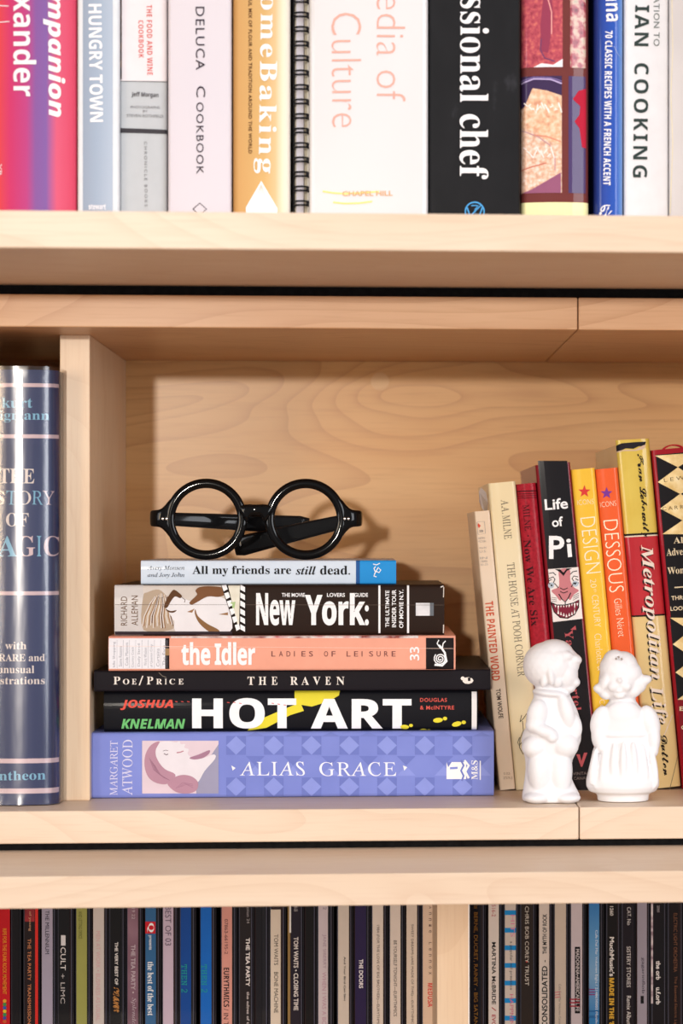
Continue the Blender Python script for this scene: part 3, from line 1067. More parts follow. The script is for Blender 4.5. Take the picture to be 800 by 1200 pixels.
f.LN([(186, 788), (190, 792), (195, 794)], 0.6, mat('8C8378'), 'scratch', 2)
f.done('z')
# 4 salmon paperback
SAL = mat('EBA58E', 0.35, 0.02)
f = fbook('salmon pink paperback with white column of small print at its left end', 127, 533.5, 745, 785, YS_ - 0.010, 0.15, SAL, hard=False, bulge=0.0008, r=0.0014)
art = noise_mat('cover_art_edge', 70, [(0.3, 'C9404A'), (0.45, 'E9E2E0'), (0.6, '8E3C3A'), (0.75, 'E6C9B4')])
f.R(190, 743.5, 490, 747.8, art, 'picture_strip', 2)
RDT = mat('C8444A', 0.4)
f.R(128, 743, 200, 747.8, mat('E79A86', 0.4), 'picture_strip', 3)
f.R(127.5, 748, 193.5, 783.8, mat('E9E8EE', 0.4), 'text_panel', 2)
GT = mat('9A9AA6', 0.5)
for k, tx in enumerate(('Idle Shopping', 'Some Reasons', 'Code Manners', 'Country Crack', 'Daily Stroll', 'Work Wisdom', 'of Quentin Crisp', 'Curtains', 'The Face')):
    u = 131 + k * 7.3
    f.T(tx, 'i', (u + 4.6, 782 - (k % 3)), (u + 4.6, 752 + (k * 5) % 9), 3.6, GT, 'small_print', 3)
    f.R(u + 5.9, 750, u + 6.2, 783, GT, 'small_print', 3)
f.R(193.5, 747.8, 198.3, 784, mat('22191A', 0.4), 'dark_bar', 2)
f.R(193.5, 760, 198.3, 768, mat('A08058', 0.4), 'dark_bar', 3)
f.T('the', 'h', (212.5, 779.5), (246.5, 779.5), 27, HW, space=0.96)
f.T('Idler', 'h', (251.5, 779.5), (299, 779.5), 27, HW, space=0.96)
x = 318
for ch in 'LADIES OF LEISURE':
    if ch != ' ':
        f.T(ch, 'r', (x, 769.3), (x + (4.6 if ch != 'I' else 0.9), 769.3), 6.2, mat('7A4A48', 0.5))
    x += 8.8
f.T('33', 'b', (491, 774), (491, 758), 11, HW)
f.R(499, 747.5, 531.5, 784.5, mat('1D1719', 0.4), 'end_panel', 2)
sn = [(510.5 + (1.0 + t * 0.19) * math.cos(t * .5), 771 + (1.0 + t * 0.19) * math.sin(t * .5)) for t in range(0, 34)]
f.LN([(p[0] + 5, p[1] + 1) for p in sn], 1.3, HW, 'snail_emblem', 3)
f.LN([(509, 779), (518, 780), (523, 775), (521, 765), (517, 759), (514, 756)], 2.4, HW, 'snail_emblem', 3)
f.LN([(516, 760), (512, 754), (514, 750)], 1.3, HW, 'snail_emblem', 3)
f.LN([(518, 760), (519, 754), (522, 751)], 1.3, HW, 'snail_emblem', 3)
f.LN([(127.2, 757), (531, 760)], 0.35, mat('F6D5C8'), 'crease', 4)
f.done('z')
# 5 brown-black paperback
DB = mat('2A1C16', 0.3, 0.05)
f = fbook('dark brown paperback with sepia photograph and white New York title', 134.5, 520.5, 685, 744, YS_ - 0.004, 0.135, DB, hard=False, bulge=0.0010, r=0.002)
sep = noise_mat('sepia_photo', 26, [(0.3, 'C9BDB2'), (0.7, 'DCD6D2')], rough=0.3, coat=0.05)
f.R(134, 684, 167.5, 745, mat('D0CCCB', 0.3, 0.05), 'author_panel', 2)
BRN = mat('6B5038', 0.5)
f.T('RICHARD', 'r', (149, 733), (149, 699), 7.5, BRN)
f.T('ALLEMAN', 'r', (161.5, 733), (161.5, 698), 7.5, BRN)
f.R(167.5, 686, 268, 742, sep, 'sepia_photograph', 2)
TAN, DTAN, LG = mat('9A7350', 0.35), mat('5E3F28', 0.35), mat('E8E6EA', 0.35)
random.seed(3)
f.S([(167.5, 700), (173, 694), (186, 691), (196, 700), (200, 712), (205, 728), (200, 738), (168, 738)], mat('B7A490', 0.35), 'sepia_photograph', 3, sm=True)
for k in range(26):
    u = 169 + k * 1.35
    c_ = (mat('E0D9D4', 0.35), TAN, mat('C8B49C', 0.35), DTAN)[(0, 1, 2, 0, 2, 1, 0, 3)[k % 8]]
    f.LN([(182 + k * .55, 695 + abs(k - 13) * .3), (176 + k, 708 + random.uniform(-2, 2)), (u, 722), (u - 2 + k * .22, 733 + random.uniform(-4, 4))], 1.1, c_, 'sepia_photograph', 4)
f.S([(195, 711), (199, 700), (207, 695), (214, 700), (222, 704), (232, 704), (246, 699), (262, 701), (268, 712), (268, 742), (210, 742), (204, 728), (198, 718)], LG, 'sepia_photograph', 5, sm=True)
f.S([(192, 711), (196, 701), (202, 692), (206, 692), (213, 698), (211, 701), (205, 699), (200, 705), (196, 712)], DTAN, 'sepia_photograph', 6, sm=True)
f.S([(222, 706), (229, 699), (231, 696), (229, 692), (234, 688), (246, 687), (262, 689), (264, 696), (256, 699.5), (243, 699), (232, 705), (225, 708.5)], mat('7B5438', 0.35), 'sepia_photograph', 7, sm=True)
f.S([(229, 714), (232, 722), (243, 731), (256, 738), (256, 743), (246, 741), (234, 731), (228.5, 720)], mat('8A6644', 0.35), 'sepia_photograph', 7, sm=True)
f.S([(194, 713.5), (200, 716), (207, 715), (203, 718), (197, 717)], DTAN, 'sepia_photograph', 7, sm=True)
f.S([(256, 720), (267, 717.5), (267, 721)], TAN, 'sepia_photograph', 7)
f.S([(219, 717), (224, 715), (228, 713), (225, 718)], TAN, 'sepia_photograph', 7)
f.LN([(213, 700), (217, 703), (216, 706)], 0.7, DTAN, 'sepia_photograph', 7)
f.R(134.5, 740, 272, 744, mat('3A3238', 0.35), 'sepia_photograph', 8)
# clapper stripes and map wedge
f.S([(259, 686), (288, 686), (288, 740), (281, 740), (276, 738)], mat('1E1512', 0.35), 'clapperboard', 9)
f.S([(267, 686), (281, 686), (280, 739)], noise_mat('map_print', 90, [(0.3, 'D9D4C2'), (0.6, 'E9E6D8'), (0.8, 'BFD0A4')]), 'clapperboard', 10)
f.S([(270, 706), (276, 705), (274, 716)], mat('A9C48A'), 'clapperboard', 11)
for k in range(6):
    v = 689 + k * 9.3
    f.S([(259.5 + k * 3.1, v - 3), (264.5 + k * 3.1, v - 4.5), (266.7 + k * 2.9, v + 1.5), (262 + k * 3.0, v + 4)], HW, 'clapperboard', 11)
    f.S([(281.5, v - 4), (287, v - 1), (287, v + 5), (281.5, v + 2)], HW, 'clapperboard', 11)
f.T('New', 'h', (300, 733), (346, 733), 38, HW, space=0.97)
f.T('York:', 'h', (357, 733), (432, 733), 38, HW, space=0.97)
for tx, a_, b_ in (('THE MOVIE', 330, 357), ('LOVERS', 383, 404), ('GUIDE', 415, 431)):
    f.T(tx, 'o', (a_, 699.5), (b_, 699.5), 4.6, HW)
f.R(443.2, 686, 445.6, 742, HW, 'white_rule', 3)
f.R(476.8, 686, 479.2, 742, HW, 'white_rule', 3)
f.T('THE ULTIMATE', 'b', (456, 735), (456, 692), 4.6, HW)
f.T('INSIDER TOUR', 'b', (464, 735), (464, 691), 5, HW)
f.T('OF MOVIE N.Y.', 'b', (472.5, 736), (472.5, 691), 5, HW)
f.R(487, 706.5, 507.5, 721.5, noise_mat('white_label', 90, [(0.4, 'E6E6EA'), (0.7, 'C2C4CA')]), 'label_patch', 3)
f.R(503.5, 706.5, 508, 721.5, mat('6A7078'), 'label_patch', 4)
f.LN([(135, 708.5), (521, 709)], 0.35, mat('6A5A50'), 'crease', 9)
f.LN([(516, 688), (519.5, 686.8)], 1.4, mat('E8E2DC'), 'worn_edge', 3)
f.LN([(519.8, 688), (519.4, 700)], 1.0, mat('D8CFC6'), 'worn_edge', 3)
f.LN([(519.6, 732), (519.4, 742)], 1.2, mat('D8CFC6'), 'worn_edge', 3)
f.done('z')
# 6 pale blue small
PB = mat('D6E3F3', 0.35, 0.02)
f = fbook('small pale blue hardcover with blue end under the round spectacles', 165, 463, 656.5, 685, YS_ + 0.002, 0.125, PB, bulge=0.0003, r=0.0012)
f.T('Avery Monsen', 'i', (172.5, 669), (216, 669), 6, mat('4A5260', 0.5))
f.T('and Jory John', 'i', (173, 677.5), (216, 677.5), 6.5, mat('4A5260', 0.5))
f.T('All my friends are', 's', (225.5, 675.5), (341, 675.5), 12.5, INK)
f.T('still', 'j', (346.5, 673.5), (370, 673.5), 10, INK)
f.T('dead.', 's', (375, 673.5), (410, 673.5), 10.5, INK)
f.R(417, 656, 421.5, 686, mat('2C5C9C', 0.35), 'blue_end', 2)
f.R(421.5, 656, 464, 686, mat('2B93DD', 0.35), 'blue_end', 2)
f.LN([(440, 664), (438, 666), (439, 669), (444, 671), (446, 668), (443, 665), (439, 672), (438, 675), (441, 676)], 1.2, HW, 'emblem', 3)
f.LN([(437, 661), (441, 662), (445, 660)], 1.0, HW, 'emblem', 3)
f.done('z')
top_stack = stack_z

# ================================================================== round spectacles
ACE = mat('050405', 0.3, 0.6, spec=0.03)
Yg = YS_ + 0.0125
zg = top_stack + 0.0001


def ring(bm, c, ri, ro, th, n=72):
    """rounded flat ring around Y axis"""
    prof = []
    m = 12
    cr, hw = (ri + ro) / 2, (ro - ri) / 2
    for j in range(m):
        t = 2 * math.pi * j / m
        cx_, sy = math.cos(t), math.sin(t)
        prof.append((cr + hw * (abs(cx_) ** 0.55) * (1 if cx_ > 0 else -1), th / 2 * (abs(sy) ** 0.6) * (1 if sy > 0 else -1)))
    rows = []
    for i in range(n):
        a_ = 2 * math.pi * i / n
        rows.append([bm.verts.new((c.x + r_ * math.cos(a_), c.y + y_, c.z + r_ * math.sin(a_))) for r_, y_ in prof])
    for i in range(n):
        for j in range(m):
            bm.faces.new((rows[i][j], rows[i][(j + 1) % m], rows[(i + 1) % n][(j + 1) % m], rows[(i + 1) % n][j]))


pxm = F / (DIST + Yg)
ro_ = 47.4 / pxm
ri_ = 36.2 / pxm
cl = P(241.5, 608, Yg)
crr = P(358, 608, Yg)
dz = (zg + ro_) - cl.z
rt = root('spectacles', (P(300, 655, Yg).x, Yg, zg), 'round black-rimmed spectacles standing on the pale blue book, arms folded', 'glasses')
o0 = rt.location


def lo(p):
    return Vector(p) - o0


cl = lo((cl.x, Yg, zg + ro_))
cr2 = lo((crr.x, Yg, zg + ro_))
for c in (cl, cr2):
    bm = bmesh.new()
    ring(bm, c, ri_, ro_, 0.0046)
    bmesh.ops.recalc_face_normals(bm, faces=bm.faces[:])
    mesh_obj('rim', bm, ACE, rt, smooth=True)
    bm = bmesh.new()
    bmesh.ops.create_circle(bm, cap_ends=True, segments=48, radius=ri_ + 0.0004)
    bmesh.ops.rotate(bm, verts=bm.verts, cent=(0, 0, 0), matrix=Matrix.Rotation(math.pi / 2, 3, 'X'))
    bmesh.ops.translate(bm, verts=bm.verts, vec=c)
    mesh_obj('lens', bm, clear_mat('lens_glass', rough=0.01, ior=1.3), rt)


def slab(bm, pts, halfw, thick, nsub=4, cap=0.5):
    """bevelled bar through pts (centre line), halfw list (vertical half height), constant thickness normal to path in plan"""
    rings = []
    m = 12
    for i, p in enumerate(pts):
        q0, q1 = pts[max(0, i - 1)], pts[min(len(pts) - 1, i + 1)]
        tg = (Vector(q1) - Vector(q0)).normalized()
        side = tg.cross(Vector((0, 0, 1))).normalized()
        upv = side.cross(tg).normalized()
        rr = []
        for j in range(m):
            t = 2 * math.pi * j / m
            cx_, sy = math.cos(t), math.sin(t)
            px_ = (abs(cx_) ** 0.45) * (1 if cx_ > 0 else -1)
            py_ = (abs(sy) ** 0.45) * (1 if sy > 0 else -1)
            rr.append(bm.verts.new(Vector(p) + side * thick / 2 * px_ + upv * halfw[i] * py_))
        rings.append(rr)
    for i in range(len(rings) - 1):
        for j in range(m):
            bm.faces.new((rings[i][j], rings[i][(j + 1) % m], rings[i + 1][(j + 1) % m], rings[i + 1][j]))
    bm.faces.new(rings[0])
    bm.faces.new(rings[-1])
    bmesh.ops.recalc_face_normals(bm, faces=bm.faces[:])


zc = cl.z
k1 = 1 / pxm
# bridge: arched bar between the rims
bm = bmesh.new()
xa, xb = cl.x + ro_ - 6 * k1, cr2.x - ro_ + 6 * k1
pts, hw = [], []
for i in range(11):
    t = i / 10
    x_ = xa + (xb - xa) * t
    arch = 1 - (2 * t - 1) ** 2
    pts.append((x_, -0.0004 - 0.0012 * arch, zc + (6.0 + 5.0 * min(1, 1.3 * arch)) * k1))
    hw.append((6.2 + 6.5 * abs(2 * t - 1) ** 3) * k1)
slab(bm, pts, hw, 0.0042)
mesh_obj('bridge', bm, ACE, rt, smooth=True)
# end pieces with rivets
for sgn, c in ((-1, cl), (1, cr2)):
    bm = bmesh.new()
    pts = [(c.x + sgn * (ro_ - 8.5 * k1), 0, zc + 1 * k1), (c.x + sgn * (ro_ - 4 * k1), 0, zc + 1 * k1), (c.x + sgn * (ro_ - 0.5 * k1), 0, zc + 1 * k1), (c.x + sgn * (ro_ + 3.5 * k1), 0.0001, zc + 1.0 * k1), (c.x + sgn * (ro_ + 7 * k1), 0.0003, zc + 1.0 * k1),
           (c.x + sgn * (ro_ + 10 * k1), 0.0012, zc + 1.0 * k1), (c.x + sgn * (ro_ + 13.5 * k1), 0.0036, zc + 1.0 * k1), (c.x + sgn * (ro_ + 14.5 * k1), 0.0062, zc + 1.0 * k1)]
    slab(bm, pts, [25 * k1, 20.5 * k1, 16 * k1, 12 * k1, 10.2 * k1, 9.8 * k1, 9.6 * k1, 9.2 * k1], 0.0044)
    mesh_obj('end_piece', bm, ACE, rt, smooth=True)
    for q in (0, 1):
        bm = bmesh.new()
        bmesh.ops.create_uvsphere(bm, u_segments=10, v_segments=6, radius=0.00095)
        bmesh.ops.scale(bm, verts=bm.verts, vec=(1, 0.6, 1))
        bmesh.ops.translate(bm, verts=bm.verts, vec=(c.x + sgn * (ro_ - (2.0 - 4.4 * q) * k1), -0.0022, zc + 0.6 * k1))
        mesh_obj('rivet', bm, mat('E9E6E2', 0.25, metal=0.9), rt, smooth=True)
# temples folded behind
for kind in (0, 1):
    bm = bmesh.new()
    if kind == 0:   # hinged left, lying to the right
        A = lo(P(184, 607, Yg + 0.0085))
        B = lo(P(362, 616, Yg + 0.034))
        za, zb = 7.5, 11.5
    else:
        A = lo(P(417, 607, Yg + 0.0085))
        B = lo(P(275, 641.5, Yg + 0.022))
        za, zb = 8.0, 12.5
    A.z = zc + (1.0 if kind == 0 else 0.5) * k1
    pts, hw = [], []
    n = 16
    for i in range(n + 1):
        t = i / n
        p = A.lerp(B, t)
        if kind == 1:
            p.z = A.z + (B.z - A.z) * (t ** 1.05)
        else:
            p.y += 0.006 * math.sin(math.pi * t)
        pts.append(p)
        h_ = za + (zb - za) * t
        if i == n:
            h_ *= 0.78
        hw.append(h_ * k1)
    slab(bm, pts, hw, 0.0036)
    mn = min(v.co.z for v in bm.verts)
    if mn < 0.0:
        for v in bm.verts:
            f_ = (v.co.x - A.x) / (B.x - A.x)
            v.co.z -= mn * max(0, f_)
    mesh_obj('temple_arm', bm, ACE, rt, smooth=True)

# ================================================================== leaning row
YR = 0.093
LEAN = math.atan(0.092)
GR_ = 'books leaning left behind the figurines'


def lbook(label, ub0, ub1, vtop, depth, cover, Y=YR, name='book', **k):
    """ub0, ub1: left and right pixel of the spine at the shelf line"""
    a, b = P(ub0, 927, Y), P(ub1, 927, Y)
    T = (b.x - a.x) * math.cos(LEAN)
    zt = P(ub0 - 0.092 * (927 - vtop), vtop, Y).z
    L = (zt - zS) / math.cos(LEAN)
    # lowest corner is bottom-left: centre of the bottom edge lies T/2 up-slope
    c = a + Vector((math.cos(LEAN), 0, math.sin(LEAN))) * (T / 2)
    return book(name, label, c.x, T, L, Y, zS + 0.0002 + math.sin(LEAN) * T / 2, depth, cover, lean=-LEAN, group=GR_, **k)


def LX(x, v, vr):
    """pixel x at height v for a leaning line that passes (x, vr)"""
    return x + 0.092 * (v - vr)


# painted word
f = lbook('slim off-white paperback with red capitals, leftmost of the leaning row', 585.5, 603.8, 600, 0.11, noise_mat('aged_white_cover', 9, [(0.3, 'E2C9AE'), (0.7, 'EBDDCB')], detail=2), hard=False, r=0.0012, pages=PAGES_OLD)
RO = mat('CC5A3E', 0.5)
f.T('THE PAINTED WORD', 'b', (568.0, 705), (576.5, 798), 9.5, RO)
f.T('TOM WOLFE', 'b', (580.6, 807.5), (584.2, 842), 5.5, mat('4A3A32', 0.5))
f.T('0-553-', 'r', (590, 908), (598, 908), 3, mat('9A7E68'))
f.T('27379-3', 'r', (589.5, 913), (600, 913), 3, mat('9A7E68'))
f.LN([(559, 611.5), (567.5, 611), (568.6, 625), (560, 626.5), (558.7, 612)], 0.5, mat('A9A09A'), 'imprint')
f.S([(560, 613), (563, 616), (561, 619), (559.5, 616)], mat('D8503C'), 'imprint', 3)
for k, (tx, uu) in enumerate((('NON-', 0), ('FICTION', 0), ('', 0), ('95¢ IN', 0), ('U.S.', 0), ('', 0), ('IN', 0), ('CANADA', 0), ('$1.25', 0))):
    if tx:
        v = 632 + k * 3.9
        f.T(tx, 'r', (LX(560.5, v, 632), v), (LX(568.5, v, 632), v - .5), 2.6, mat('A39C98'), 'imprint')
f.T('SB', 'b', (561.5, 624), (566, 623.7), 3, mat('8E8682'), 'imprint')
f.done()
# cream hardcover
CREAM = noise_mat('cream_jacket', 8, [(0.3, 'E6D3A8'), (0.7, 'EFE3C6')], detail=2, rough=0.35, coat=0.3)
f = lbook('cream jacketed hardcover with thin dark capitals, second of the leaning row', 604.5, 637, 567, 0.13, CREAM, r=0.002, bulge=0.0008)
TX = mat('6B6358', 0.5)
f.T('A.A. MILNE', 'u', (LX(586.5, 586, 586), 586), (LX(586.5, 632, 586), 632), 9, TX)
f.T('THE HOUSE AT POOH CORNER', 'u', (593.5, 660), (606.5, 793), 9, TX)
f.LN([(611, 838), (609, 846), (612, 845), (613, 856), (609, 866), (608.5, 876), (613, 884)], 0.8, mat('4A4238'), 'line_drawing')
f.LN([(609, 846), (613, 842), (617, 836)], 0.8, mat('4A4238'), 'line_drawing')
f.LN([(608.5, 864), (606.5, 870), (608, 874), (611, 870)], 0.8, mat('4A4238'), 'line_drawing')
f.done()
# torn jacket flap leaning out beside it
tp = Face(f.rt, 0.0)
bm = bmesh.new()
fl = [(564.0, 571), (561.8, 576), (562.5, 588), (565.5, 596), (571.5, 602), (573, 590), (570, 577)]
pp = [f.loc(u, v) for u, v in fl]
vsA = [bm.verts.new((x, 0.006 + 0.004 * (i % 3), z)) for i, (x, z) in enumerate(pp)]
vsB = [bm.verts.new((x, 0.0064 + 0.004 * (i % 3), z)) for i, (x, z) in enumerate(pp)]
bm.faces.new(vsA)
bm.faces.new(vsB[::-1])
for i in range(len(vsA)):
    j = (i + 1) % len(vsA)
    bm.faces.new((vsA[i], vsB[i], vsB[j], vsA[j]))
bmesh.ops.recalc_face_normals(bm, faces=bm.faces[:])
mesh_obj('torn_flap', bm, mat('CFC3BE', 0.5), f.rt)
# red cloth
RC = noise_mat('red_cloth', 500, [(0.3, '8F1524'), (0.7, 'B01F30')], rough=0.5, coat=0.15, bump=0.0001)
f = lbook('crimson cloth hardcover with black lettering, between cream and black books', 637.6, 661, 568, 0.13, RC, r=0.0025, bulge=0.0012)
BT = mat('3A0F16', 0.5)
for v in (575.5, 578.5, 581, 583.5):
    f.LN([(LX(604, v, 568), v + .5), (LX(628, v, 568), v - .5)], 1.2 if v < 577 else 0.6, BT, 'rule_line')
f.T('MILNE', 'u', (LX(612, 592, 592), 592), (LX(612, 622, 592), 622), 7.5, BT)
f.C(618.6, 628, .9, BT, 'lettering', 3)
f.T('Now We Are Six', 's', (LX(613, 633, 633), 633), (LX(613, 734, 633), 734), 8.5, BT, space=1.05)
f.done()
# tiger
f = lbook('black spine between dark red boards with white tiger face picture', 662, 703, 545.5, 0.15, mat('7E1420', 0.3, 0.4), r=0.0015, bulge=0.0006)
BKP = mat('17151A', 0.3, 0.4)
f.S([(LX(630.5, 540, 546), 540), (LX(665, 540, 546), 540), (LX(665, 935, 546), 935), (LX(630.5, 935, 546), 935)], BKP, 'black_panel', 1)
f.T('Life', 'k', (638.5, 598), (665.5, 596), 13, HW)
f.T('of', 'k', (647, 618), (660, 616.5), 11.5, HW)
f.T('P', 'k', (643, 655), (661, 655), 27, HW)
f.T('i', 'k', (665, 653), (670.5, 652.5), 21.5, HW)
f.S([(642, 667), (677.5, 664.5), (682.5, 725), (647.8, 729)], mat('EFE6E4', 0.35), 'tiger_picture', 2)
TP = mat('C97F86', 0.35)
f.S([(655, 668), (667, 667), (668, 680), (672, 688), (678, 692), (672, 697), (668, 703), (664, 700), (659, 700), (656, 704), (651, 698), (646, 692), (654, 688), (655, 680)], TP, 'tiger_picture', 3, sm=True)
BKI = mat('1C1719', 0.4)
f.S([(650, 667), (656, 667), (660, 671), (664, 666), (670, 666), (664, 669), (660, 675), (655, 670)], BKI, 'tiger_picture', 4)
for pts in ([(643, 672), (648, 671), (651, 674)], [(643, 678), (648, 676), (650, 679), (648, 683)], [(676, 669), (671, 670), (668, 673)], [(677, 676), (672, 675), (670, 678), (672, 681)],
            [(642.5, 681), (646, 679)], [(677.5, 680), (674, 678)], [(656, 693), (660, 695), (665, 693)], [(656, 689), (660, 691), (665, 689)], [(643, 684), (650, 684), (654, 689)], [(678, 683), (672, 683), (669, 688)]):
    f.LN(pts, 1.0, BKI, 'tiger_picture', 5)
f.C(645.5, 686, 3.6, mat('B9C6D4', 0.3), 'tiger_picture', 5, n=12)
f.C(674, 684, 3.6, mat('B9C6D4', 0.3), 'tiger_picture', 5, n=12)
f.C(646, 686, 1.2, BKI, 'tiger_picture', 6, n=8)
f.C(673.5, 684, 1.2, BKI, 'tiger_picture', 6, n=8)
f.S([(654, 696), (668, 694.5), (667, 699), (662, 705), (657, 700)], TP, 'tiger_picture', 6)
f.LN([(654.5, 696), (658, 702), (662, 705.5), (666, 700), (668.5, 694.5)], 1.2, BKI, 'tiger_picture', 7)
f.LN([(662, 705), (662, 709)], 1.0, BKI, 'tiger_picture', 7)
mouth = [(645.5, 706), (652, 709), (662, 709), (672, 706.5), (678, 703), (677.5, 712), (673, 720), (665, 724.5), (656, 723.5), (649, 717)]
f.S(mouth, mat('7E2438', 0.35), 'tiger_picture', 5, sm=True)
f.LN(mouth + [mouth[0]], 1.2, BKI, 'tiger_picture', 7)
for k in range(9):
    u = 649.5 + k * 3.2
    ht = 7 if k in (1, 7) else 3.6
    v0 = 708.6 if k < 6 else 706.8
    f.S([(u, v0), (u + 2.3, v0), (u + 1.1, v0 + ht)], mat('F4EEEC'), 'tiger_picture', 6)
    v1 = 723.2 - abs(k - 4) * 1.25
    if 0 < k < 8:
        f.S([(u, v1), (u + 2.3, v1), (u + 1.1, v1 - (6 if k in (1, 7) else 4))], mat('F4EEEC'), 'tiger_picture', 6)
for k in range(3):
    f.LN([(646, 700 + 2.2 * k), (652, 701 + 2 * k)], 0.5, BKI, 'tiger_picture', 7)
    f.LN([(671, 699 + 2.2 * k), (678, 695 + 2.2 * k)], 0.5, BKI, 'tiger_picture', 7)
RP = mat('B5545A', 0.45)
f.S([(668, 738), (674, 733), (675, 738)], RP, 'lettering', 3)
f.T('Yann Martel', 's', (661, 739), (671.5, 833), 9.5, RP, space=1.1)
f.S([(675, 884), (679, 884), (681, 892), (684, 882), (688, 882), (682, 898.5), (680.5, 898.5)], RP, 'emblem', 3)
f.T('VINTAGE', 'r', (671, 908.5), (694, 907.5), 3.5, mat('7A6A66'))
f.T('CANADA', 'r', (672, 914), (693, 913), 3.5, mat('7A6A66'))
f.done()
# yellow
YC = mat('F2C340', 0.3, 0.4)
f = lbook('slim yellow paperback with red star and white capitals', 703.4, 731.5, 551, 0.13, YC, hard=False, r=0.0022, bulge=0.0008)
PW2 = mat('FBF3D8', 0.4)
f.star(684.5, 576, 7.5, mat('D8403C', 0.4))
f.T('ICONS', 'l', (676.5, 592), (695.5, 590.5), 6, PW2)
f.T('DESIGN', 'l', (679.5, 607), (686.5, 672.5), 17.5, PW2)
f.T('20', 'l', (691, 679), (692, 689), 7, PW2)
f.T('th', 'l', (695.5, 690), (696, 694), 3.4, PW2)
f.T('CENTURY', 'l', (693, 697.5), (696.5, 735), 7.5, PW2)
f.T('Charlotte &', 'l', (696, 743), (700, 786), 8, PW2)
f.T('Co', 'l', (702, 820), (703, 830), 6, PW2)
f.done()
# orange
OC = mat('EE6432', 0.3, 0.4)
f = lbook('slim bright orange paperback with purple star and white capitals', 732.1, 758.2, 550.5, 0.13, OC, hard=False, r=0.0022, bulge=0.0008)
f.star(710.5, 578, 7.2, mat('7C3A9A', 0.4))
f.T('ICONS', 'l', (703.5, 594.5), (722, 592.5), 6, PW2)
f.T('DESSOUS', 'l', (706.5, 610), (714, 694.5), 17, PW2)
f.T('Gilles Néret', 'l', (719, 702), (724.5, 746.5), 8.5, PW2)
f.done()
# yellow / red / cream hardcover with script
T0 = lbook('yellow and red hardcover with brush script title and torn black top edge', 759.0, 798.5, 522, 0.14, noise_mat('cream_yellow_jacket', 12, [(0.3, 'E3C585'), (0.7, 'EAD49E')], detail=3, rough=0.3, coat=0.4), r=0.0022, bulge=0.002, pages=PAGES_OLD)
f = T0


def slant(v0, v1, m, part, layer, uu=0.0):
    f.S([(LX(721.5, v0, 522) - 2, v0 + 1), (LX(763, v0, 522) + 2, v0 - 1.5), (LX(763, v1, 522) + 2, v1 - 1.5), (LX(721.5, v1, 522) - 2, v1 + 1)], m, part, layer)


slant(515, 625.5, noise_mat('yellow_panel', 30, [(0.3, 'D9BC4E'), (0.7, 'E5CF66')], rough=0.25, coat=0.6), 'yellow_panel', 1)
slant(625, 627.4, mat('1F1A1A', 0.4), 'rule_line', 2)
slant(627.4, 629, mat('E9DCC8', 0.4), 'rule_line', 2)
slant(629, 720.5, noise_mat('red_panel', 30, [(0.3, 'B3222F'), (0.7, 'C7303A')], rough=0.25, coat=0.6), 'red_panel', 1)
slant(720.5, 722.5, mat('1F1A1A', 0.4), 'rule_line', 2)
SW = mat('F3E6DC', 0.4)
SB = mat('241A1A', 0.4)
for (tx, a_, b_, hh) in (('Fran Lebowitz', (744, 531), (752.5, 629), 11), ('Metropolitan', (747, 639), (759.5, 797), 18), ('Life', (758, 805), (766.5, 850), 18)):
    f.T(tx, 'c' if tx[0] == 'F' else 'j', (a_[0] - 1.8, a_[1] + 1.4), (b_[0] - 1.8, b_[1] + 1.4), hh, SB, 'script_shadow', 3)
    if tx[0] != 'F':
        f.T(tx, 'j', a_, b_, hh, SW, 'script_title', 4)
f.T('Dutton', 'c', (773, 862), (777, 909), 8, SB, 'script_shadow', 3)
f.LN([(788, 838), (777, 864)], 0.9, mat('E6D6CE'), 'drawn_line', 2)
f.LN([(796, 880), (783, 930)], 0.7, mat('7A6A56'), 'drawn_line', 2)
# worn head
f.S([(720, 523), (728, 519.5), (745, 518), (757, 517.5), (755, 523), (748, 523), (742, 526), (733, 525.5), (725, 529), (720, 529)], mat('23222A', 0.5), 'worn_edge', 3)
f.S([(718, 526), (722, 521), (722, 529), (732, 527), (744, 527), (753, 522), (757, 521), (754, 526), (745, 528.5), (730, 528.5), (721, 531)], mat('D8BFA8', 0.6), 'worn_edge', 4)
f.done()
# alice
ab = lbook('thick red-edged book with black and gold diamond spine, rightmost of the leaning row', 799.8, 872, 528, 0.15, mat('A81528', 0.35, 0.4), r=0.002, bulge=0.0006)
f = ab
GOLD = noise_mat('gold_foil', 150, [(0.3, 'D9BC7C'), (0.6, 'EFDCAA'), (0.8, 'F7EED2')], rough=0.4, coat=0.3, metal=0.25)
BA = mat('17151B', 0.35, 0.3)


def lp(u, v):      # u = offset from the left edge of the spine, at height v
    return (LX(763.2, v, 528) + u, v)


f.S([lp(4.5, 533), lp(62, 528), lp(62, 745), lp(4.5, 745)], BA, 'black_panel', 1)
for k, vv in enumerate((565, 596)):
    f.S([lp(3.8, vv), lp(29, vv - 17.5), lp(54, vv), lp(29, vv + 14)], GOLD, 'gold_diamond', 2)
    f.S([lp(54, vv), lp(79, vv - 17), lp(79, vv + 14)], GOLD, 'gold_diamond', 2)
f.S([lp(3.5, 534), lp(60, 530), lp(29, 547.5)], GOLD, 'gold_diamond', 2)
f.S([lp(3.5, 626), lp(29, 609.5), lp(54, 626)], GOLD, 'gold_diamond', 2)
LT = mat('6B5A3E', 0.5)
f.T('LEWIS', 'r', (778, 565), (800 + 14, 560), 4.4, LT, space=1.6)
f.T('CARROLL', 'r', (776, 598.5), (820, 594), 4.4, LT, space=1.5)
GT2 = mat('F0E3C4', 0.4)
f.T("Alice's", 's', (789, 637), (822, 635), 7.5, GT2)
f.T('Adventures in', 's', (781, 651.5), (835, 648), 8.5, GT2)
f.T('Wonderland', 's', (782, 673), (835, 670), 8, GT2)
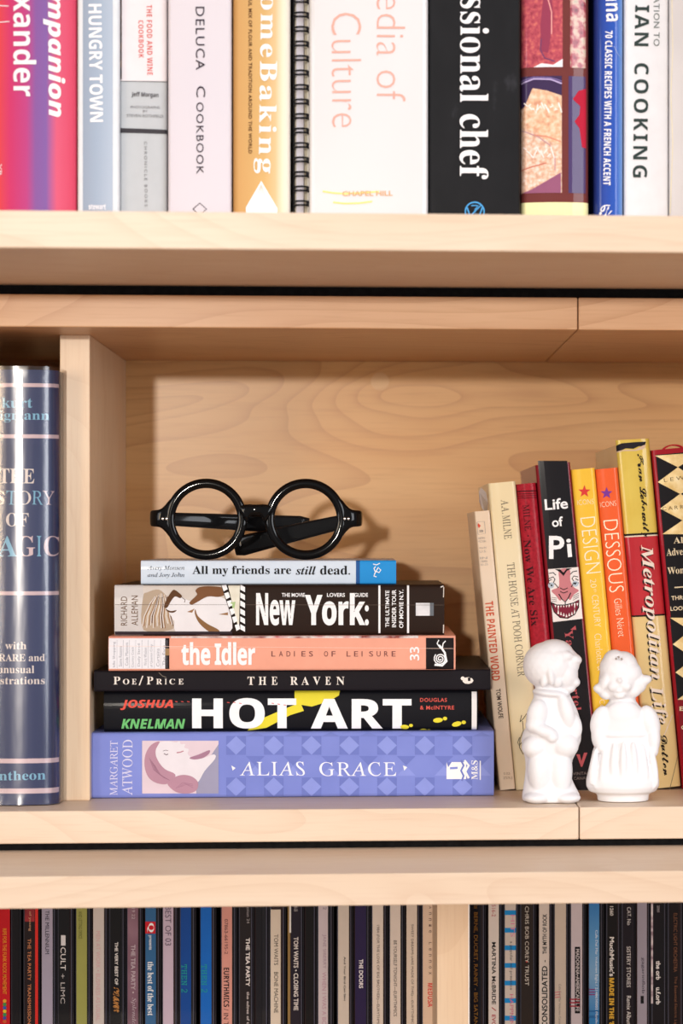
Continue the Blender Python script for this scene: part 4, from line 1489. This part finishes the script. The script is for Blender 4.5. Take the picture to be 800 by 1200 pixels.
f.LN([(790, 688.5), (804, 687.5)], 1.4, GT2, 'lettering', 3)
f.T('THROUGH THE', 's', (786.5, 703.5), (835, 700), 5, GT2)
f.T('LOOKING GLASS', 's', (785.5, 716), (838, 712.5), 5, GT2)
f.S([lp(3.5, 723), lp(62, 722), lp(62, 820), lp(3.5, 820)], BA, 'black_panel', 2)
for vv in (755, 788):
    f.S([lp(4, vv), lp(26, vv - 16), lp(48, vv), lp(26, vv + 16)], GOLD, 'gold_diamond', 3)
f.S([lp(3.5, 724), lp(48, 724), lp(26, 739)], GOLD, 'gold_diamond', 3)
f.S([lp(3.5, 820), lp(26, 804), lp(48, 820)], GOLD, 'gold_diamond', 3)
f.S([lp(3.5, 820), lp(70, 820), lp(70, 940), lp(3.5, 940)], mat('8E1526', 0.35, 0.4), 'red_panel', 2)
f.T('E.', 's', (796, 833), (803, 833), 5, GT2)
f.T('OF', 's', (798, 855), (808, 855), 5, GT2)
f.done()
bm = bmesh.new()
cR = f.loc(790, 527)
prev = []
for i in range(15):
    t = math.pi * i / 14
    x_, z_ = cR[0] - 0.0075 * math.cos(t), cR[1] + 0.0045 * math.sin(t) - 0.001
    prev.append([bm.verts.new((x_, 0.006, z_)), bm.verts.new((x_, 0.010, z_)), bm.verts.new((x_ + 0.0009 * math.cos(t), 0.010, z_ - 0.0008)), bm.verts.new((x_ + 0.0009 * math.cos(t), 0.006, z_ - 0.0008))])
for i in range(14):
    for j in range(4):
        bm.faces.new((prev[i][j], prev[i][(j + 1) % 4], prev[i + 1][(j + 1) % 4], prev[i + 1][j]))
bmesh.ops.recalc_face_normals(bm, faces=bm.faces[:])
mesh_obj('ribbon_loop', bm, mat('C4222F', 0.4), f.rt)

# ================================================================== figurines
CER = noise_mat('white_bisque', 60, [(0.3, 'EAE9EC'), (0.7, 'EFEEF1')], rough=0.42, coat=0.15, bump=0.00012)


def figurine(label, Y0, sections, blobs, holes, base_u, name='figurine'):
    pb = P(base_u, 939, Y0)
    rt = root(name, (pb.x, Y0, zS), label, 'figurine', 'white ceramic figurines')
    kpx = (DIST + Y0) / F * 1.0
    zb = zS

    def X(u, v):
        p = P(u, v, Y0)
        return p.x - pb.x, p.z - zb
    bm = bmesh.new()
    n = 40
    rings = []
    for v, uL, uR, df, dy in sections:
        xl, z = X(uL, v)
        xr, _ = X(uR, v)
        z = max(z, 0.0002)
        cx, rx = (xl + xr) / 2, (xr - xl) / 2
        rings.append([bm.verts.new((cx + rx * math.cos(2 * math.pi * i / n), dy * 0.001 + rx * df * math.sin(2 * math.pi * i / n), z)) for i in range(n)])
    for a_, b_ in zip(rings, rings[1:]):
        for i in range(n):
            bm.faces.new((a_[i], a_[(i + 1) % n], b_[(i + 1) % n], b_[i]))
    bm.faces.new(rings[0])
    bm.faces.new(rings[-1])
    for u, v, y, rx, ry, rz, rot in blobs:
        x, z = X(u, v)
        r = bmesh.ops.create_icosphere(bm, subdivisions=3, radius=1.0)
        M = Matrix.Translation((x, y, z)) @ Matrix.Rotation(math.radians(rot), 4, 'Y') @ Matrix.Diagonal((rx, ry, rz, 1))
        bmesh.ops.transform(bm, matrix=M, verts=r['verts'])
    bmesh.ops.recalc_face_normals(bm, faces=bm.faces[:])
    o = mesh_obj('body_tmp', bm, CER)
    m = o.modifiers.new('r', 'REMESH')
    m.mode = 'VOXEL'
    m.voxel_size = 0.0006
    m.use_smooth_shade = True
    s = o.modifiers.new('s', 'SMOOTH')
    s.factor = 0.6
    s.iterations = 7
    COL.objects.unlink(o)
    SC.collection.objects.link(o)
    dg = bpy.context.evaluated_depsgraph_get()
    dg.update()
    me = bpy.data.meshes.new_from_object(o.evaluated_get(dg))
    bpy.data.objects.remove(o)
    me.materials.clear()
    me.materials.append(CER)
    for v_ in me.vertices:
        if v_.co.z < 0.0004:
            v_.co.z = max(v_.co.z, 0.0)
    for p_ in me.polygons:
        p_.use_smooth = True
    b = bpy.data.objects.new('body', me)
    COL.objects.link(b)
    b.parent = rt
    return rt, X


mm = 0.001
boy_sec = [  # v, left, right, depth factor, y offset mm
    (940, 614, 676, 0.8, 0), (937, 611.5, 679.5, 0.8, 0), (931, 611.5, 679, 0.8, 0), (922, 613, 674, 0.8, 0), (911, 614.5, 669, 0.8, 0),
    (900, 615.5, 669, 0.78, 0), (890, 615, 671, 0.78, 0), (880, 613, 676, 0.78, 0), (868, 610.5, 680.5, 0.76, 0), (858, 612.5, 681, 0.74, 0),
    (851, 617, 680.5, 0.72, 0), (843, 616, 679.5, 0.72, 0), (833, 618, 676.5, 0.72, 0), (824, 621.5, 672.5, 0.72, 0), (817, 625, 669, 0.72, 0), (812, 624.5, 667, 0.72, 0),
    (806, 627, 664, 0.8, 0), (800, 624, 668, 0.85, 0)]
boy_blob = [
    (643, 781, 0, 15.3 * mm, 14.5 * mm, 13.6 * mm, 0),       # hair / cap mass
    (640, 779, 0, 13.9 * mm, 14.5 * mm, 13.5 * mm, 0),
    (649, 766, 0, 11.5 * mm, 11.5 * mm, 8.6 * mm, 0),
    (663, 777, -1 * mm, 8 * mm, 9 * mm, 9 * mm, 0),
    (671, 772, -3 * mm, 5.2 * mm, 6.5 * mm, 3.6 * mm, 15),   # cap brim
    (661, 790, -2 * mm, 8.0 * mm, 9.5 * mm, 9.5 * mm, 0),    # face
    (672, 799, -3.5 * mm, 3.6 * mm, 4.5 * mm, 3.2 * mm, 0),  # pursed mouth / chin
    (665, 806, -2 * mm, 4.5 * mm, 6 * mm, 3 * mm, 0),
    (643, 790, -12.6 * mm, 2.4 * mm, 3.2 * mm, 6.2 * mm, -8),  # hair over the ear
    (636, 795, -10.5 * mm, 2.6 * mm, 3.2 * mm, 5.0 * mm, 12),
    (652, 771, -10.0 * mm, 5.0 * mm, 3.2 * mm, 4.6 * mm, -30),  # fringe
    (660, 768, -8.5 * mm, 5.0 * mm, 3.5 * mm, 3.2 * mm, 0),
    (651, 797, -9.5 * mm, 3.5 * mm, 3.0 * mm, 4.0 * mm, 0),    # cheek
    (654, 785, -11.0 * mm, 1.8 * mm, 1.6 * mm, 3.0 * mm, -20),
    (645, 812, -2 * mm, 11.2 * mm, 11.0 * mm, 2.6 * mm, 6),  # collar
    (628, 836, -9 * mm, 6.2 * mm, 6.0 * mm, 9.0 * mm, 10),   # upper arm
    (626, 848, -9.5 * mm, 6.0 * mm, 6.0 * mm, 5.2 * mm, 0),  # elbow
    (636, 855, -13 * mm, 8.0 * mm, 4.2 * mm, 3.8 * mm, 20),  # forearm to pocket
    (645, 862, -13.5 * mm, 3.4 * mm, 3.2 * mm, 3.0 * mm, 0),
    (662, 832, -9 * mm, 4.5 * mm, 5.0 * mm, 10.0 * mm, -14),   # lapel / other arm
    (672, 850, -6 * mm, 4.4 * mm, 5.0 * mm, 8.0 * mm, -8),
    (625, 874, -6 * mm, 7.5 * mm, 9.0 * mm, 7.0 * mm, 0),    # baggy trousers
    (660, 872, -7 * mm, 8.5 * mm, 9.0 * mm, 8.0 * mm, 0),
    (632, 900, -6 * mm, 7.8 * mm, 9.0 * mm, 15 * mm, 0),
    (655, 902, -6 * mm, 7.4 * mm, 9.0 * mm, 15 * mm, 0),
    (628, 933, -8 * mm, 8.0 * mm, 9.0 * mm, 3.6 * mm, 0),      # shoes
    (663, 933, -8 * mm, 8.0 * mm, 9.5 * mm, 3.4 * mm, 0),
]
rtb, Xb = figurine('white ceramic boy figurine in cap, turned right, in front of the black tiger book', 0.032, boy_sec, boy_blob, None, 646)
girl_sec = [
    (939, 700, 759.5, 0.8, 0), (930, 699, 760, 0.8, 0), (927, 690, 768, 0.78, 0), (921, 686.5, 772, 0.78, 0), (914, 686.5, 772, 0.78, 0),
    (903, 689, 769.5, 0.76, 0), (892, 691.5, 767, 0.74, 0), (880, 694, 766, 0.72, 0), (872, 697, 765, 0.7, 0), (862, 698, 763, 0.7, 0), (852, 698, 762, 0.72, 0), (842, 699, 760, 0.76, 0), (833, 703, 755, 0.8, 0),
    (826, 710, 748, 0.76, 0), (820, 715, 744, 0.8, 0), (812, 712, 746, 0.9, 0)]
girl_blob = [
    (725, 797, 0, 12.0 * mm, 12.5 * mm, 13.0 * mm, 0),         # head
    (723, 783, 0, 10.6 * mm, 11 * mm, 9.8 * mm, 0),            # bonnet
    (719, 773, -1 * mm, 6.6 * mm, 8.0 * mm, 6.0 * mm, -20),    # bonnet peak
    (731, 778, 0, 8.2 * mm, 9 * mm, 7.4 * mm, 30),
    (735, 789, -2 * mm, 8.4 * mm, 9 * mm, 8.0 * mm, 0),
    (703, 807, -4 * mm, 4.6 * mm, 4.4 * mm, 3.2 * mm, 12),     # left wing
    (708, 798, -4 * mm, 3.6 * mm, 6.5 * mm, 7.0 * mm, 18),
    (707, 813, -3 * mm, 4.2 * mm, 4.5 * mm, 2.8 * mm, 40),
    (752, 797, -4 * mm, 5.6 * mm, 4.0 * mm, 3.2 * mm, -14),    # right wing
    (746, 801, -4 * mm, 5.2 * mm, 5.0 * mm, 5.6 * mm, -30),
    (742, 808, -4 * mm, 5.2 * mm, 5.0 * mm, 4.2 * mm, -45),
    (723, 796, -11.8 * mm, 1.7 * mm, 2.4 * mm, 1.7 * mm, 0),   # nose
    (716, 803, -10.2 * mm, 3.3 * mm, 2.8 * mm, 3.1 * mm, 0),   # cheeks
    (731, 803, -10.2 * mm, 3.3 * mm, 2.8 * mm, 3.1 * mm, 0),
    (723, 808.5, -11.0 * mm, 1.9 * mm, 1.5 * mm, 0.9 * mm, 0),  # lips
    (724, 814, -9.0 * mm, 3.5 * mm, 3.0 * mm, 2.0 * mm, 0),    # chin
    (729, 838, -5.5 * mm, 11 * mm, 6.5 * mm, 9.0 * mm, 0),      # chest
    (703, 846, -4 * mm, 6.2 * mm, 6.5 * mm, 10 * mm, 12),      # sleeves
    (701, 861, -5 * mm, 4.8 * mm, 6.0 * mm, 8.5 * mm, 0),
    (760, 846, -4 * mm, 6.0 * mm, 6.5 * mm, 10.5 * mm, -16),
    (764, 864, -5 * mm, 4.2 * mm, 6.0 * mm, 10 * mm, 0),
    (763, 878, -6 * mm, 3.6 * mm, 4.5 * mm, 4.5 * mm, 0),
    (704, 874, -8 * mm, 3.8 * mm, 4.0 * mm, 3.6 * mm, 0),
    (729, 860, -7.5 * mm, 13.5 * mm, 5.0 * mm, 1.6 * mm, 0),  # waist band
]
for u, hgt in ((694, 20), (705, 24), (716, 27), (727, 29), (740, 28), (752, 25), (763, 21)):   # skirt pleats
    girl_blob.append((u + (u - 729) * 0.02, 897, -(14.5 - abs(u - 729) * 0.15) * mm, 2.3 * mm, 2.6 * mm, hgt * 0.55 * mm, (u - 729) * -0.25))
for u in range(690, 772, 10):
    if abs(u - 729) < 34:
        girl_blob.append((u, 919, -(14.6 - abs(u - 729) ** 2 * 0.0062) * mm, 3.4 * mm, 2.2 * mm, 3.0 * mm, 0))
rtg, Xg = figurine('white ceramic girl figurine in winged bonnet and pleated dress, right of the boy', 0.032, girl_sec, girl_blob, None, 729)
HOLE = mat('A89C94', 0.7)
for rt, X, lst in ((rtb, Xb, ((649, 752.0, -3.0), (654, 752.8, -4.4))), (rtg, Xg, ((722.5, 769, -10.2), (726, 771.2, -10.6), (719.5, 771, -10.4)))):
    for u, v, y in lst:
        x, z = X(u, v)
        bm = bmesh.new()
        bmesh.ops.create_uvsphere(bm, u_segments=10, v_segments=6, radius=0.0007)
        bmesh.ops.translate(bm, verts=bm.verts, vec=(x, y * mm, z))
        mesh_obj('shaker_hole', bm, HOLE, rt, smooth=True)

# ================================================================== disc cases
YC_ = 0.110
GC = 'disc cases in the row below'
CLR = clear_mat('clear_polystyrene', tint=(0.97, 0.97, 1.0), rough=0.05, ior=1.45)
TRAY = mat('17141A', 0.2, 0.5)
TRAYB = mat('2A1A1C', 0.25, 0.4)
EDGE = mat('4A4A58', 0.15, 0.5)
CT = mat('CDBFB4', 0.5)
# strip-left, strip-width, colour, label, prints
D = 'DCCFC6'
cds = [
    (-0.5, 12, 'C4131F', 'disc case with red spine and orange letters at the far left', [('RIPE FOR THE FUNK ROCK MOVEMENT', 'b', 3.2, 1088, 1165, 4.6, 'E08A28')]),
    (14, 8, '120E14', 'slim black disc case between the far left red one and orange-lettered black one', []),
    (28.5, 12.5, '221517', 'black disc case with small orange capitals and red right edge', [('THE TEA PARTY', 'm', 32.5, 1100, 1149, 3.8, 'D98A5C'), ('TRANSMISSION', 'm', 32.5, 1153, 1200, 3.8, 'D98A5C')]),
    (49, 12.3, 'A79EB0', 'disc case with lavender grey spine, black letters at its top only', [('THE MILLENNIUM', 'r', 53, 1067, 1118, 4.6, '2A2430')]),
    (68.5, 12.5, '141216', 'black disc case with white stencil letters, left of the olive green one', [('CULT', 'r', 71, 1110, 1137, 6, 'E6DFDC'), ('+ LIMC', 'r', 71, 1141, 1176, 5.2, 'B9B2B0')]),
    (89.5, 12, '9D9C52', 'olive green spined disc case', [('AND LETTING OFFICE', 'r', 92, 1068, 1100, 4.2, '5E5C2E')]),
    (109.2, 12.3, 'CFC3BC', 'disc case with pale spine and faded pink capitals, right of the olive green one', [('MEN AT WORK • BUSINESS AS USUAL', 'r', 112.5, 1091, 1196, 5, 'D2A6A6')]),
    (129, 12, '121013', 'black disc case with white capitals and gold script', [('THE VERY BEST OF', 'b', 134.5, 1104, 1154, 3.8, 'E8E2DC'), ('PRINCE', 'c', 132.5, 1157, 1186, 7, 'C98A4A')]),
    (149.5, 12, '83606A', 'mottled mauve spined disc case left of the blue one with red square', [('THE TEA PARTY •', 's', 153.5, 1107, 1164, 5, 'C0AEB4'), ('Splendor', 'i', 153.5, 1169, 1205, 6, 'C0AEB4'), ('19 22', 'r', 154.5, 1064, 1077, 3.6, 'C0AEB4')]),
    (170.3, 12, '32628F', 'steel blue disc case with red square near its top', [('the best of the best', 's', 172.8, 1127, 1190, 7, 'F0F0F0'), ('presents', 's', 173.5, 1096, 1113, 4.4, 'D8DCE2')]),
    (191, 11.8, 'C3AFC0', 'pale pink-lilac disc case with thin dark handwriting', [('BEST OF 03', 'r', 193.5, 1062, 1108, 7, '5A4A5A')]),
    (211.5, 12, '10438F', 'darker of the two royal blue disc cases with green letters', [('THEN 2', 'm', 212.5, 1130, 1163, 7, '1E9488')]),
    (235, 12.5, '1260B8', 'brighter of the two royal blue disc cases with green letters', [('THEN 2', 'm', 235.8, 1130, 1163, 7, '1E9488')]),
    (259.8, 11.8, 'CE8F82', 'salmon pink spined disc case with black letters', [('07863-66195-2', 'r', 263, 1077, 1118, 4, '5A3A3A'), ('EURYTHMICS', 'b', 262, 1134, 1180, 6.4, '1A1218'), ('/ IN T', 'r', 262, 1182, 1202, 5.6, '3A2A2E')]),
    (280.8, 13, '211A1B', 'brownish black disc case with white serif capitals, right of the salmon one', [('THE TEA PARTY', 's', 288, 1099, 1156, 4.6, 'E3DAD6'), ('the edges of t', 's', 288, 1162, 1200, 4.2, 'B5AAA8'), ('ction 24', 'r', 289, 1063, 1082, 3.4, '9A9090')]),
    (299.5, 7, '17141A', 'slim black disc case left of the cream one with a low top', []),
    (317, 11.6, 'D0C0AE', 'cream disc case whose card stops short of the top', [('TOM WAITS', 'r', 321, 1095, 1131, 4.8, '3A3230'), ('BONE MACHINE', 'r', 321, 1139, 1187, 4.8, '3A3230')]),
    (340, 11.8, '201824', 'dark disc case with pale capitals and tan left edge', [('TOM WAITS • CLOSING TIME', 'b', 344, 1098, 1184, 5.4, 'D6CCC8'), ('8-05', 'r', 344.5, 1062, 1068, 4, 'B0A8A8')]),
    (358, 9, '0F0A0C', 'slim unmarked black disc case right of the tan-edged one', []),
    (373, 11, 'C6B9BE', 'pale grey-pink disc case with faint mauve serif capitals', [('JANE SIBERRY', 'u', 377.3, 1095, 1135, 4.8, 'A08A98'), ('WHEN I WAS A BOY', 'u', 377.3, 1139, 1206, 4.8, 'B58E9E'), ('2', 'r', 378.5, 1063, 1066, 4, '7A7076')]),
    (396, 12.6, 'D2C6BC', 'cream disc case with tiny black lowercase title left of the deep purple one', [('And Your Bird Can Sing', 'b', 402, 1121, 1173, 3.0, '4A4442')]),
    (416, 12.8, '2A1E48', 'deep purple disc case with white capitals', [('THE DOORS', 'b', 420.5, 1124, 1158, 4.8, 'F2EEF4')]),
    (436.3, 12.4, D, 'cream disc case directly right of the deep purple one', [('1984 (FOR THE LOVE OF BIG BROTHER)—EURYTHMICS', 'r', 440.5, 1084, 1206, 3.9, '5A4E4A')]),
    (457, 12, D, 'cream disc case second right of the deep purple one', [('BE YOURSELF TONIGHT—EURYTHMICS', 'r', 461, 1102, 1191, 3.9, '4A403E')]),
    (476.2, 12.2, 'DACABC', 'cream disc case third right of the deep purple one', [('SWEET DREAMS (ARE MADE OF THIS)—EURYTHMICS', 'r', 480.8, 1083, 1202, 3.6, '5A4E4A')]),
    (495.3, 12.6, 'DCC2AC', 'peach cream disc case with red word against the wooden divider', [('MEDUSA', 'b', 501, 1152, 1180, 6, 'D23A34')]),
    (551.5, 12, '17151E', 'black disc case with gold capitals just right of the wooden divider', [('BERNE, DUCRET, RAINEY - BIG SATAN', 'r', 554.5, 1069, 1201, 5, 'B07C34'), ('W', 'r', 554.5, 1061, 1065, 4.6, 'B07C34')]),
    (572.3, 12, D, 'cream disc case with bold black capitals left of the blue dashed one', [('516-2', 'r', 576, 1060, 1074, 4.6, 'B04A4E'), ('MARTINA McBRIDE', 'b', 576, 1104, 1177, 4.8, '2A2424'), ('/', 'r', 576, 1180, 1185, 5, 'B04A4E'), ('EVO', 'b', 576, 1189, 1203, 4.6, 'B04A4E')]),
    (591.5, 12.6, 'CFC2B8', 'pale disc case crossed by bright blue dashes', [('HITS', 'r', 598, 1072, 1098, 5, 'D98AA8'), ('a popular vol presence', 'i', 596.5, 1103, 1160, 4, '3A3434'), ('HAPPNIN', 'r', 597, 1165, 1202, 4.4, 'D06A88')]),
    (610.5, 14, '2B211D', 'dark brown disc case with cream capitals', [('CHRIS BOB COREY', 'm', 615, 1062, 1128, 4.4, 'C9BEB2'), ('TRUST', 'm', 615, 1131, 1155, 4.4, 'D9CEC2')]),
    (631.5, 11.8, D, 'cream disc case lettered from bottom to top', []),
    (650, 13, 'D3C4B6', 'cream disc case with red mark low on its spine', [('Cafe Del Mar Volumen Cinco', 'r', 654.5, 1153, 1200, 2.6, '8A7E7A')]),
    (669, 13, 'D2C6CE', 'pale lilac disc case with long black title box', []),
    (690, 12, '2E7FC4', 'sky blue disc case with thin white script', [('Cafe Del Mar Volumen Eight / 2148690002 Manifesto', 'r', 696.5, 1090, 1206, 3.6, 'E6EEF6')]),
    (711.3, 11.5, '151012', 'black disc case with chunky white and yellow letters', [('1260', 'b', 714.3, 1062, 1073, 4.2, 'D9D4D2'), ("MuchMusic's", 'h', 714, 1098, 1144, 5.4, 'F0ECEC'), ("MADE IN THE '8", 'h', 713.6, 1146, 1202, 5.6, 'E2B23E')]),
    (729.5, 12.5, '1D1720', 'black disc case with thin white hand-drawn capitals', [('CAT. No', 'i', 734.5, 1063, 1084, 4.4, 'D9D4D6'), ('SISTERY STORIES', 'r', 734, 1109, 1157, 4.6, 'D9D4D6'), ('Remix Album', 'j', 734, 1167, 1202, 5, 'E6E2E4')]),
    (746.5, 11.3, '9D97A8', 'grey-lilac disc case between two black ones near the right edge', [('gagarinflob', 'r', 750.8, 1122, 1164, 4.6, '3A3442')]),
    (764.5, 12.5, '17141A', 'black disc case with white lowercase bold letters near the right edge', [('the orb', 's', 768.3, 1126, 1148, 5.4, 'F2EEF0'), ('u.f.orb', 's', 768.3, 1157, 1177, 5.4, 'F2EEF0'), ('2000', 'r', 769.5, 1061, 1069, 3, 'B0A8AE')]),
    (783.5, 11.5, '191114', 'black disc case with brown capitals near the right edge', [('ELECTRIC LIGHT ORCHESTRA', 'r', 789, 1070, 1139, 4.2, '80553F'), ('The Essential Electric Light', 'i', 789, 1144, 1206, 4.2, '80553F')]),
    (803.5, 12, '5A3A30', 'brown disc case cut off by the right edge', []),
]
proto_tray = proto_lid = None
for i, (u, wpx, colr, lab, prints) in enumerate(cds):
    nxt = cds[i + 1][0] if i + 1 < len(cds) else u + 22
    if 495 < u < 512:
        nxt = 513.5
    pitch = nxt - u
    x0 = P(u - 1.2, 1130, YC_).x
    wmm = min(0.0102, P(nxt - 1.5, 1130, YC_).x - x0)
    rt = root('disc_case', (x0 + wmm / 2, YC_, zCD), lab, 'disc case', GC)
    hC = 0.1245
    h2 = wmm / 2
    kx = 1 / (F / (DIST + YC_))
    cs = wpx * kx                      # spine card width
    c0 = -h2 + 1.2 * kx
    # lid / tray plates (left and right), dark hinge core
    mesh_obj('lid', bxm(-h2, -h2 + 0.0011, 0.0006, 0.1415, 0, hC, 0.0003, 1), EDGE if i % 3 else TRAYB, rt)
    mesh_obj('tray', bxm(-h2 + 0.0012, h2 - 0.0012, 0.0009, 0.141, 0.0004, hC - 0.0004, 0.0002, 1), TRAY if i % 2 else TRAYB, rt)
    if wmm > 0.0075:
        mesh_obj('lid', bxm(h2 - 0.0011, h2, 0.0004, 0.1415, 0, hC, 0.0003, 1), TRAY, rt)
        mesh_obj('hinge_rib', bxm(h2 - 0.0021, h2 - 0.0014, 0.0002, 0.02, 0.001, hC - 0.001, 0.0002, 1), EDGE, rt)
    top = hC - 0.0006
    if 316 < u < 318:
        top = P(322, 1066, YC_).z - zCD
    if 'mauve' in lab and 'mottled' in lab:
        cm = noise_mat('mauve_print', 40, [(0.3, '6E4A58'), (0.7, '94707E')], detail=2)
    elif 'sky blue' in lab:
        cm = ramp_mat('sky_print', 'Z', (0.03, 0.11), [(0, '2E7FC4'), (0.35, '7CA9D6'), (0.6, '5C9AD2'), (1, '1E70BE')])
    else:
        cm = mat(colr, 0.35, 0.2)
    card = mesh_obj('spine_card', bxm(c0, min(c0 + cs, h2 - 0.0005), 0.0, 0.0008, 0.0008, top, 0), cm, rt)
    f = Face(rt, 0.0, None, off=0.00005, host=card)
    for tx, st, ux, v0, v1, hh, cc in prints:
        f.T(tx, st, (ux, v0), (ux, v1), hh, mat(cc, 0.5))
    if i == 0:
        for k, cc in enumerate(('E0A030', '4A8A4A', '3A5AA8', 'E0C030', '3A8A5A', '4A4A9A', 'D05A30')):
            f.C(5.5, 1173 + 4 * k, 2.2, mat(cc, 0.5), 'colour_dot', 2, n=10)
    if 28 < u < 29:
        f.R(41.2, 1050, 44.6, 1215, mat('D8302A', 0.4), 'red_edge', 1)
        f.R(29, 1058, 40.5, 1080, noise_mat('red_haze', 90, [(0.3, '5A1A1E'), (0.7, 'A83034')]), 'red_edge', 1)
        f.T('of young', 'i', (33.5, 1068), (33.5, 1091), 3.4, mat('D9A07A'))
    if 68 < u < 69:
        f.R(71.5, 1096, 76.8, 1108, mat('D9D4D4'), 'label_patch', 2)
    if 170 < u < 171:
        f.R(170.2, 1080, 182.2, 1094, mat('C8202E', 0.4), 'red_square', 2)
        f.T('Q', 's', (172.5, 1081.5), (172.5, 1092.5), 8, mat('F2F0F0'))
    if 340 == u:
        f.R(337, 1050, 340, 1215, mat('8A6E42', 0.4), 'tan_edge', 1)
        f.R(338.9, 1055, 340.9, 1093, mat('DCD6D0', 0.4), 'tan_edge', 2)
    if 495 < u < 496:
        for k, ch in enumerate('Annie Lennox'):
            if ch != ' ':
                f.T(ch, 'm', (502.4, 1062 + k * 7.0), (502.4, 1065 + k * 7.0), 3.0, mat('6A5048'))
    if 591 < u < 592:
        for k in range(8):
            v = 1069.5 + k * 20.6
            f.R(591.2, v - 2.8, 604.2, v + 2.8, mat('1E8AD0', 0.4), 'blue_dash', 1)
    if 610 < u < 611:
        f.C(617, 1127, 1.0, mat('C83A34'), 'lettering', 3, n=8)
    if 631 < u < 632:
        f.T('THE MYTH OF ROCK', 'b', (640.5, 1118), (640.5, 1071), 5, INK)
        f.LN([(638.5, 1125), (638.5, 1127.5)], 1.0, INK, 'lettering', 3)
        f.T('CONSOLIDATED', 'k', (641.2, 1204), (641.2, 1132), 6.6, INK)
    if u == 650:
        for q in (0, 3, 6):
            f.LN([(650, 1163 + q), (656.5, 1162 + q)], 1.2, mat('D07A86'), 'red_mark', 2)
    if u == 669:
        f.R(673.3, 1109.5, 679.5, 1187.5, INK, 'title_box', 2)
        f.T('MADONNA•AMERICAN LIFE', 's', (674.5, 1112), (674.5, 1185), 4.0, mat('D9D0D4'))
        for q in (0, 4, 8):
            f.LN([(667.5, 1171 + q), (679, 1171 + q)], 1.6, mat('A82A40'), 'red_mark', 3)
    if u == 690:
        for q in range(3):
            f.LN([(690, 1159.5 + q * 3), (697, 1159.5 + q * 3)], 1.4, mat('8A3A7A'), 'purple_mark', 2)
        f.R(690, 1184, 702, 1186, mat('2A6AAC'), 'stripe', 1)
        f.R(690, 1190, 702, 1193, mat('2A6AAC'), 'stripe', 1)
    if 746 < u < 747:
        f.R(750.3, 1167, 754, 1176, INK, 'black_mark', 2)
    if 764 < u < 765:
        f.R(762.6, 1050, 764.8, 1176, noise_mat('speckled_edge', 140, [(0.4, '5A2A4A'), (0.5, 'C8B8C4'), (0.62, 'E8E2E6'), (0.7, '7A9AB0')], stretch=(0.1, 0.1, 1)), 'picture_edge', 1)
    f.done()

set_type()
for f_, ax in PENDING:
    f_.build(ax)
bpy.data.objects.remove(_to)
SC.collection.children.link(COL)
